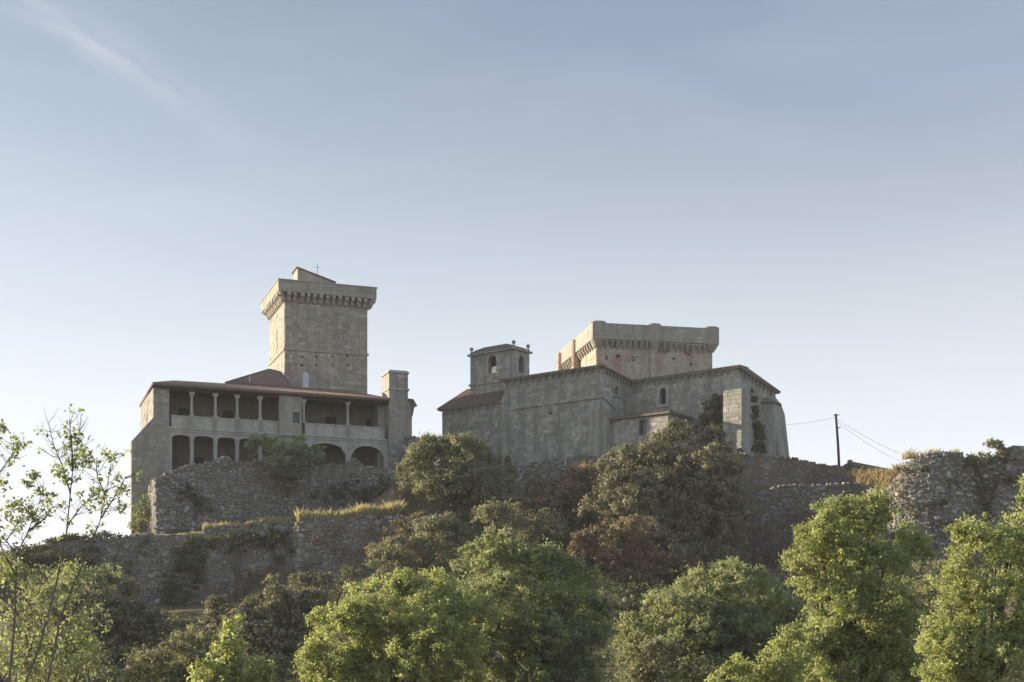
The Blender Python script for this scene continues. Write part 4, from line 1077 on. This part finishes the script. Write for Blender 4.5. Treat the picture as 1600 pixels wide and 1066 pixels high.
T('wall_shrub', 'weedy shrub on the lower left face of the ruined wall', 'shrub', 137.0, [(290, 775, 24, 18, 0), (320, 790, 16, 14, .2)], 'leaf_ivy', leaf=.24, clump=.7, per=26, r0=.02, seed=18, deep=.25)
T('wall_ivy', 'ragged dark growth along the top middle of the retaining wall', 'ivy', 132.6, [(350, 842, 26, 8, 0), (385, 838, 26, 8, 0), (368, 858, 16, 12, 0)], 'leaf_ivy', leaf=.2, clump=.55, per=34, r0=.02, seed=19, deep=.2)
T('wall_ivy', 'brown-green growth over the right half of the retaining wall', 'ivy', 130.7, [(540, 832, 34, 12, 0), (590, 830, 30, 16, 0), (560, 870, 26, 18, 0), (500, 850, 18, 12, .2)], 'leaf_brown', leaf=.2, clump=.6, per=18, dens=.7, r0=.02, seed=20, deep=.2)
T('wall_shrub', 'dark scrub hanging on the field wall behind the tall tree', 'shrub', 132.6, [(1215, 850, 40, 30, 0), (1180, 820, 26, 30, .2), (1250, 800, 24, 16, .4), (1190, 875, 30, 26, -.3)], 'leaf_brown', leaf=.2, clump=.65, per=26, dens=.8, r0=.03, seed=28, deep=.25)
T('wall_shrub', 'reddish scrub on the bastion curtain at the right', 'shrub', 126.2, [(1550, 760, 32, 24, 0), (1525, 800, 26, 30, 0), (1585, 745, 24, 20, 0), (1520, 745, 12, 16, 0)], 'leaf_brown', leaf=.19, clump=.6, per=44, dens=.9, r0=.03, seed=29, deep=.35)
T('wall_ivy', 'tangle of creepers over the left part of the retaining wall', 'ivy', 134.6, [(150, 870, 40, 16, 0), (190, 890, 22, 20, -.2), (110, 885, 40, 20, 0), (225, 860, 16, 14, -.4)], 'leaf_ivy', leaf=.2, clump=.6, per=30, dens=.8, r0=.02, seed=71, deep=.2)
T('wall_shrub', 'low scrub along the lower middle of the retaining wall', 'shrub', 131.8, [(380, 915, 46, 18, 0), (440, 900, 34, 18, 0), (340, 930, 26, 18, .2), (500, 890, 30, 16, -.4)], 'leaf_brown', leaf=.2, clump=.6, per=26, dens=.8, r0=.02, seed=72, deep=.25)
T('wall_shrub', 'dark shrubs on the bank between the ruined wall and the round oak', 'shrub', 135.5, [(620, 785, 26, 16, 0), (645, 772, 22, 18, .5), (590, 795, 20, 10, -.6)], 'leaf_oak', leaf=.2, clump=.6, per=50, r0=.03, seed=73)
T('wall_shrub', 'small plants rooted in the joints of the bastion face', 'shrub', 124.9, [(1440, 740, 14, 12, .2), (1462, 785, 18, 14, 0), (1490, 755, 12, 12, 0), (1428, 800, 14, 18, .4), (1480, 830, 20, 16, 0)], 'leaf_ivy', leaf=.18, clump=.5, per=26, dens=.8, r0=.02, seed=76, deep=.3)
T('wall_shrub', 'dry brush spilling over the left shoulder of the bastion', 'shrub', 126.2, [(1405, 745, 18, 16, 0), (1420, 725, 14, 10, 0), (1395, 770, 16, 18, 0)], 'leaf_brown', leaf=.18, clump=.5, per=28, dens=.8, r0=.02, seed=77, deep=.5)
# slope trees
T('round_oak', 'round olive-green holm oak standing between palace and church', 'tree', 131.5, [(708, 722, 58, 38, 0), (668, 742, 38, 34, -.5), (755, 748, 48, 36, .4), (712, 758, 62, 32, -1.2), (690, 705, 34, 22, .3)], 'leaf_oak_green', leaf=.2, clump=.85, per=95, r0=.3, seed=21, solid=True)
T('dark_oak', 'largest dark holm oak with sunlit tips in front of the church', 'tree', 124, [(1075, 700, 52, 34, 3), (1010, 735, 60, 44, 1), (1085, 760, 78, 58, 0), (1000, 790, 70, 55, -1.5), (1100, 835, 66, 70, 0), (1030, 870, 80, 70, -2), (965, 740, 34, 30, 2), (1130, 800, 36, 60, 1.5), (1085, 905, 60, 50, -2)], 'leaf_oak', leaf=.22, clump=.9, per=90, r0=.4, seed=22, solid=True)
T('russet_bush', 'brownish rounded bush left of the dark oak at the church foot', 'bush', 129, [(862, 785, 50, 34, 0), (905, 765, 42, 30, 1.5), (830, 800, 30, 24, -.5), (930, 742, 30, 16, 3)], 'leaf_brown', leaf=.24, clump=.8, per=55, r0=.18, seed=23, solid=True)
T('russet_bush', 'rusty-brown bush below the dark oak on the slope', 'bush', 117, [(955, 850, 56, 46, 0), (920, 870, 34, 38, -.8), (985, 900, 56, 46, .3), (950, 925, 40, 34, -1)], 'leaf_brown', leaf=.22, clump=.75, per=55, r0=.18, seed=24)
T('slope_bush', 'olive domed bush below the round oak', 'bush', 122, [(682, 840, 42, 34, 0), (640, 862, 34, 26, -.6), (715, 850, 24, 30, .5), (605, 880, 34, 22, -1)], 'leaf_olive', leaf=.22, clump=.7, per=55, r0=.15, seed=25, solid=True)
T('slope_bush', 'small upright olive bush above the mid-green tree', 'bush', 119, [(778, 815, 32, 32, 0), (838, 828, 44, 32, .5), (800, 840, 44, 28, -.5)], 'leaf_olive', leaf=.2, clump=.7, per=55, r0=.15, seed=26)
T('russet_scrub', 'rusty scrub clump at the right end of the retaining wall', 'scrub', 128.5, [(625, 835, 24, 18, 0), (650, 815, 20, 14, 1), (590, 862, 14, 14, -.4)], 'leaf_brown', leaf=.22, clump=.6, per=32, r0=.06, seed=27)
# mid trees
T('yellow_tree', 'broad sunlit yellow-green tree at bottom centre-left', 'tree', 62, [(600, 960, 80, 62, 0), (540, 1000, 60, 56, -.6), (660, 930, 50, 46, .8), (640, 1020, 90, 70, -1.2), (520, 1050, 56, 50, -1), (700, 990, 60, 60, .6)], 'leaf_yellow', leaf=.12, clump=.48, per=80, r0=.16, seed=31)
T('green_tree', 'tall mid-green tree at bottom centre, right of the yellow one', 'tree', 67, [(800, 905, 70, 60, 0), (860, 940, 70, 60, .5), (760, 950, 56, 56, -.5), (880, 1010, 66, 66, 0), (800, 1020, 84, 70, -1), (905, 970, 46, 50, 1.2), (740, 890, 34, 34, .8), (850, 890, 40, 34, .6)], 'leaf_green', leaf=.125, clump=.52, per=80, r0=.2, seed=32)
T('dome_tree', 'dome-shaped sunlit green tree right of bottom centre', 'tree', 76, [(1120, 935, 74, 50, 0), (1060, 965, 66, 48, -.6), (1180, 950, 52, 52, .4), (1010, 1000, 52, 40, -.8), (1110, 1000, 100, 52, -1), (1200, 990, 46, 48, .8), (1155, 905, 38, 22, .6)], 'leaf_green', leaf=.135, clump=.54, per=80, r0=.2, seed=33)
T('grey_sapling', 'pale grey-green leafy sapling in front of the dome tree', 'sapling', 50, [(1005, 1030, 22, 34, 0), (1038, 1025, 22, 32, .2), (1022, 1060, 34, 26, -.2), (1085, 1050, 24, 22, .4)], 'leaf_olive', leaf=.13, clump=.4, per=30, r0=.05, seed=34)
T('tall_tree', 'tall bright green tree before the field wall, right of centre', 'tree', 58, [(1320, 830, 56, 48, 0), (1375, 835, 50, 46, .4), (1285, 890, 56, 54, -.4), (1350, 910, 70, 62, 0), (1410, 880, 40, 50, 1), (1290, 960, 60, 56, -.6), (1370, 990, 76, 66, -.5), (1300, 1035, 70, 56, -1), (1268, 840, 26, 26, .2), (1360, 790, 28, 26, .4), (1300, 805, 26, 24, 0)], 'leaf_yellow', leaf=.12, clump=.48, per=80, r0=.2, seed=35)
T('edge_tree', 'leafy yellow-green tree cut off by the right edge', 'tree', 50, [(1530, 880, 52, 60, 0), (1500, 950, 52, 60, -.4), (1570, 960, 56, 66, 0), (1540, 1040, 70, 60, -.6), (1612, 880, 40, 66, .4), (1480, 1020, 46, 50, -.4), (1600, 790, 28, 42, .6), (1508, 840, 26, 28, .2)], 'leaf_yellow', leaf=.11, clump=.45, per=76, r0=.17, seed=36)
T('low_bush', 'bright low bush at the bottom edge between dome tree and tall tree', 'bush', 44, [(1190, 1050, 50, 36, 0), (1240, 1020, 34, 36, .3), (1150, 1066, 36, 26, -.2)], 'leaf_yellow', leaf=.1, clump=.4, per=70, r0=.06, seed=37)
T('bastion_bush', 'small bush growing on top of the bastion wall', 'bush', 126, [(1550, 708, 18, 18, 0), (1532, 722, 20, 14, -.3), (1572, 715, 14, 16, .2), (1515, 730, 12, 16, 0)], 'leaf_olive', leaf=.22, clump=.5, per=26, r0=.06, seed=38)
# left side
T('dark_bush', 'dark cone-topped evergreen bush below the retaining wall', 'bush', 92, [(432, 935, 30, 32, 0), (400, 970, 40, 36, -.4), (460, 975, 44, 38, .3), (425, 1010, 70, 40, -.8), (350, 960, 24, 26, .5), (490, 940, 26, 22, 1.2)], 'leaf_oak', leaf=.17, clump=.65, per=80, r0=.15, seed=41, solid=True)
T('dark_bush', 'dark spreading evergreen bush at lower left beyond the saplings', 'bush', 96, [(200, 985, 60, 36, 0), (140, 970, 60, 44, -.5), (235, 1005, 40, 28, -.8), (110, 1010, 60, 44, -1), (170, 930, 40, 30, 1)], 'leaf_oak', leaf=.17, clump=.65, per=80, r0=.15, seed=42, solid=True)
T('low_bush', 'wide olive bush along the bottom edge at left, around the lime sapling', 'bush', 70, [(250, 1035, 50, 30, 0), (150, 1056, 60, 24, -.6), (310, 1005, 44, 26, 1), (320, 1050, 50, 36, -.2), (420, 1056, 46, 28, -.5)], 'leaf_olive', leaf=.16, clump=.55, per=50, r0=.1, seed=43)
T('lime_sapling', 'small bright lime-green sapling at the bottom, left of the yellow tree', 'sapling', 55, [(366, 985, 13, 24, 0), (362, 1022, 26, 26, 0), (330, 1050, 32, 22, -.2), (395, 1052, 30, 24, .2)], 'leaf_yellow', leaf=.14, clump=.38, per=34, r0=.05, seed=44)
T('left_thicket', 'loose green leafy thicket at the far lower left corner', 'thicket', 38, [(30, 990, 44, 60, 0), (90, 960, 46, 50, .4), (50, 920, 40, 40, .5), (140, 1000, 34, 46, .3), (70, 1040, 70, 44, -.4), (10, 900, 26, 30, .2), (120, 900, 24, 22, .6)], 'leaf_green', leaf=.095, clump=.42, per=20, dens=.8, r0=.06, seed=45, inner=.3)
T('ridge_scrub', 'low scrub along the left end of the retaining wall top', 'scrub', 136, [(60, 862, 34, 9, 0), (120, 848, 40, 9, 0), (165, 842, 26, 8, 0), (15, 872, 40, 10, 0), (100, 880, 50, 18, -2), (40, 890, 40, 20, -2)], 'leaf_ivy', leaf=.24, clump=.7, per=36, r0=.05, seed=46)

T('slope_bush', 'grey-green bush on the slope under the ivy of the retaining wall', 'bush', 112, [(300, 985, 40, 18, 0), (255, 990, 34, 20, -1), (345, 990, 30, 20, .5)], 'leaf_olive', leaf=.18, clump=.6, per=50, r0=.06, seed=47)
T('slope_bush', 'green bush left of the pale stones of the retaining wall', 'bush', 126, [(120, 915, 46, 26, 0), (165, 905, 26, 22, .5), (75, 925, 40, 24, -.5), (150, 940, 34, 20, -1)], 'leaf_green', leaf=.18, clump=.65, per=45, r0=.06, seed=48)
T('slope_bush', 'dark bush filling the hollow between the cone-topped bush and the yellow tree', 'bush', 104, [(520, 925, 30, 24, 0), (480, 915, 24, 18, .5), (550, 905, 22, 18, 1)], 'leaf_oak', leaf=.18, clump=.6, per=55, r0=.06, seed=49)
T('slope_bush', 'low olive bush between the green tree and the dome tree', 'bush', 96, [(960, 985, 36, 34, 0), (940, 950, 30, 26, 1), (985, 960, 26, 24, .5)], 'leaf_oak', leaf=.17, clump=.6, per=55, r0=.06, seed=50)
T('slope_bush', 'green bush in the dip between the dome tree and the tall tree', 'bush', 84, [(1225, 960, 30, 34, 0), (1205, 1010, 34, 34, -.4), (1245, 1000, 30, 34, .3)], 'leaf_green', leaf=.15, clump=.55, per=60, r0=.06, seed=74)
T('slope_bush', 'green bush in the dip between the tall tree and the edge tree', 'bush', 78, [(1440, 960, 34, 44, 0), (1455, 900, 26, 30, .4), (1430, 1020, 40, 40, -.4)], 'leaf_olive', leaf=.15, clump=.55, per=60, r0=.06, seed=75)
# thin, half-bare saplings at the left edge
def sapling(name, label, Y, stems, tufts, seed):
    rs = np.random.default_rng(seed)
    b0 = P(stems[0][0][0], stems[0][0][1], Y); gz = float(ground_z(b0.x, b0.y))
    root = empty(name, (b0.x, b0.y, gz)); o0 = Vector((b0.x, b0.y, gz))
    m = MB(); mt_ = MB(); tips = []
    for si, st in enumerate(stems):
        pts = []; dy = rs.uniform(-.6, .6) if si else 0.0
        for i, (px, py) in enumerate(st): pts.append(P(px, py, Y + dy * i / max(1, len(st) - 1)) - o0)
        if si == 0: pts = [Vector((0, 0, -.4))] + pts
        r0 = .04 if si == 0 else .024
        m.tube(pts, [max(.007, r0 * (1 - i / (len(pts) - .6))) for i in range(len(pts))], 6)
        # twigs
        for i in range(1, len(pts)):
            for k in range(9):
                t = rs.random(); a = pts[i - 1].lerp(pts[i], t); dr = (pts[i] - pts[i - 1]).normalized()
                side = Vector((rs.uniform(-1, 1), rs.uniform(-.8, .8), rs.uniform(-.1, .5)))
                e = a + (dr * .5 + side).normalized() * rs.uniform(.15, .6)
                q = a.lerp(e, .5) + Vector((0, 0, -.04))
                mt_.tube([a, q, e], [.009, .006, .003], 4)
                if rs.random() < .5: tips.append((e, rs.integers(3, 10), .1))
    m.build('stem', MT['bark_pale'], root, recalc=False); mt_.build('twigs', MT['bark_pale'], root, recalc=False)['kind'] = 'stuff'
    for px, py, r_, n in tufts:
        c = P(px, py, Y + rs.uniform(-.4, .4)) - o0; tips.append((c, int(n * 1.7), M_(r_, Y)))
    ps = []; ns = []
    for c, n, r_ in tips:
        o_ = rs.normal(size=(n, 3)) * r_ * .5; ps.append(np.array(c) + o_)
        nn = rs.normal(size=(n, 3)) + np.array([0, -.2, .3]); ns.append(nn / np.linalg.norm(nn, axis=1)[:, None])
    p = np.concatenate(ps); n = np.concatenate(ns)
    V, Q = leaf_cloud(p, n, .105, rs, .55)
    np_mesh('leaves', V, Q, MT['leaf_green'], np.clip(rs.normal(.35, .2, len(Q)), 0, 1), root)
    tag(root, label, 'sapling', 'half-bare saplings at the left edge')
sapling('bare_sapling', 'tallest half-bare sapling with dark leaf tufts near its top, at left', 35,
    [[(40, 1066), (62, 1010), (88, 912), (104, 832), (110, 770), (114, 732), (122, 690), (127, 646)], [(110, 770), (96, 725), (84, 695), (75, 660)], [(106, 820), (128, 790), (150, 770)], [(114, 732), (112, 690), (108, 655)]],
    [(116, 688, 15, 60), (130, 708, 13, 46), (92, 736, 13, 46), (120, 726, 13, 46), (102, 750, 9, 20), (137, 720, 9, 20), (80, 784, 12, 16), (104, 700, 10, 20)], 51)
sapling('bare_sapling', 'thin leaning sapling just left of the palace wall', 36,
    [[(74, 1066), (96, 960), (140, 856), (156, 815), (168, 760), (175, 710)], [(158, 810), (180, 775), (196, 745)], [(165, 775), (152, 745), (150, 715)]],
    [(173, 714, 10, 30), (153, 768, 12, 34), (190, 764, 12, 30), (192, 792, 12, 28), (160, 787, 11, 20), (184, 744, 8, 14), (164, 708, 6, 10)], 52)
sapling('bare_sapling', 'sapling with spreading branches cut by the left edge', 33,
    [[(14, 1066), (22, 980), (24, 920), (26, 868), (44, 830), (60, 790), (68, 760)], [(24, 900), (0, 850), (-20, 800)], [(26, 868), (10, 845), (30, 815), (50, 790)], [(-30, 800), (0, 738), (16, 715), (28, 696)], [(44, 830), (70, 810), (84, 790)]],
    [(26, 697, 12, 40), (52, 742, 10, 30), (44, 756, 9, 22), (62, 768, 10, 26), (20, 792, 12, 36), (36, 790, 11, 30), (54, 805, 12, 34), (2, 668, 10, 34), (6, 756, 8, 16), (30, 820, 14, 30), (8, 800, 12, 26)], 53)

# undergrowth over the slope, one mass
def undergrowth():
    rs = np.random.default_rng(77); lob = []
    for i in range(420):
        Y = rs.uniform(58, 132); X = rs.uniform(-.40, .42) * Y
        if rs.random() < .35: X = rs.uniform(-.06, .12) * Y; Y = rs.uniform(100, 136)
        ln = float(lerp_pts(X, LINE)); sf = float(lerp_pts(X, SOFT))
        if Y > ln - 2.0 and sf < 3: continue
        s = rs.uniform(.5, 1.3)
        lob.append((X, Y, float(ground_z(X, Y)) + s * .25, s * 1.5, s * 1.4, s * .75))
    p, n, t = crown_points(lob, rs, .75, 34, .8, .05)
    V, Q = leaf_cloud(p, n, .24, rs, .5)
    o = np_mesh('undergrowth', V, Q, MT['leaf_ivy'], t); tag(o, 'dark low undergrowth covering the slope between the trees', 'undergrowth', kind='stuff')
    return len(Q)
NL += undergrowth()

def grass(name, label, pts, n, hgt, mat, wid=.035, depth=1.0, seed=5, terrain=False):
    """pts: (px, py, Y) line of the turf edge; blades spread back from it"""
    rs = np.random.default_rng(seed)
    q = [P(*p) for p in pts]; ds = [0]
    for a, b in zip(q[:-1], q[1:]): ds.append(ds[-1] + (b - a).length)
    s = rs.uniform(0, ds[-1], n); d = np.array([[v.x, v.y, v.z] for v in q])
    base = np.stack([np.interp(s, ds, d[:, i]) for i in range(3)], 1)
    dep = rs.uniform(0, depth, n); base[:, 1] += dep
    if terrain: base[:, 1] -= depth * .5; base[:, 2] = ground_z(base[:, 0], base[:, 1]) - .05
    ph = .6 + .25 * np.sin(s * .9 + 2 * np.sin(s * .37)) + .22 * np.sin(s * 3.1 + 1.7 * np.sin(s * 1.3)) + .15 * np.sin(s * 7.7) + rs.normal(0, .15, n)
    h = hgt * np.clip(ph, .25, 1.3) * rs.uniform(.5, 1.1, n)
    gone = (np.sin(s * 1.7 + 3 * np.sin(s * .6)) + .6 * np.sin(s * 5.3 + dep * 2) + rs.normal(0, .35, n)) < -.75; h = np.where(gone, h * .3, h)      # thin patches
    lean = rs.normal(0, .34, (n, 2)) + np.array([.12, 0]); w = wid * rs.uniform(.6, 1.4, n)
    a = rs.uniform(0, 6.28, n); u = np.stack([np.cos(a), np.sin(a), np.zeros(n)], 1) * w[:, None]
    tip = base + np.stack([lean[:, 0] * h, lean[:, 1] * h, h], 1); midp = base * .5 + tip * .5 - np.stack([lean[:, 0] * h * .15, lean[:, 1] * h * .15, 0 * h], 1)
    V = np.stack([base - u, base + u, tip + u * .15, midp - u * .8], 1).reshape(-1, 3)
    o = np_mesh(name, V, np.arange(4 * n).reshape(n, 4), MT[mat], rs.random(n)); tag(o, label, 'grass', kind='stuff')
grass('dry_grass', 'pale dry grass on the terrace edge below the ruined wall', [(316, 830, 133.5), (330, 827, 133.4), (400, 821, 132.9), (457, 817, 132.4)], 8000, .75, 'grass_dry', depth=1.3, seed=61)
grass('dry_grass', 'taller golden dry grass at the right end of the terrace edge', [(464, 817, 131.6), (540, 811, 131.2), (622, 805, 130.8)], 12000, 1.2, 'grass_dry', depth=1.5, seed=62)
grass('dry_grass', 'thin strip of dry turf at the foot of the palace corner', [(208, 838, 134.5), (260, 838, 134.1), (318, 835, 133.5)], 3000, .35, 'grass_dry', depth=1.2, seed=63)
grass('dry_grass', 'sparse dry grass bank below the round oak', [(625, 806, 135), (690, 800, 136), (780, 800, 138)], 7000, .5, 'grass_dry', depth=6, seed=66, terrain=True)
grass('rusty_grass', 'rusty sunlit grass slope between the shed and the bastion', [(1335, 760, 136), (1385, 745, 135), (1420, 720, 131), (1440, 712, 128)], 11000, 1.1, 'grass_rust', depth=5, seed=64, terrain=True)
grass('rusty_grass', 'dry stalks on top of the bastion', [(1415, 716, 126.2), (1460, 710, 125.4), (1500, 710, 126)], 900, .8, 'grass_dry', depth=1.5, seed=65)
print('leaves', NL)
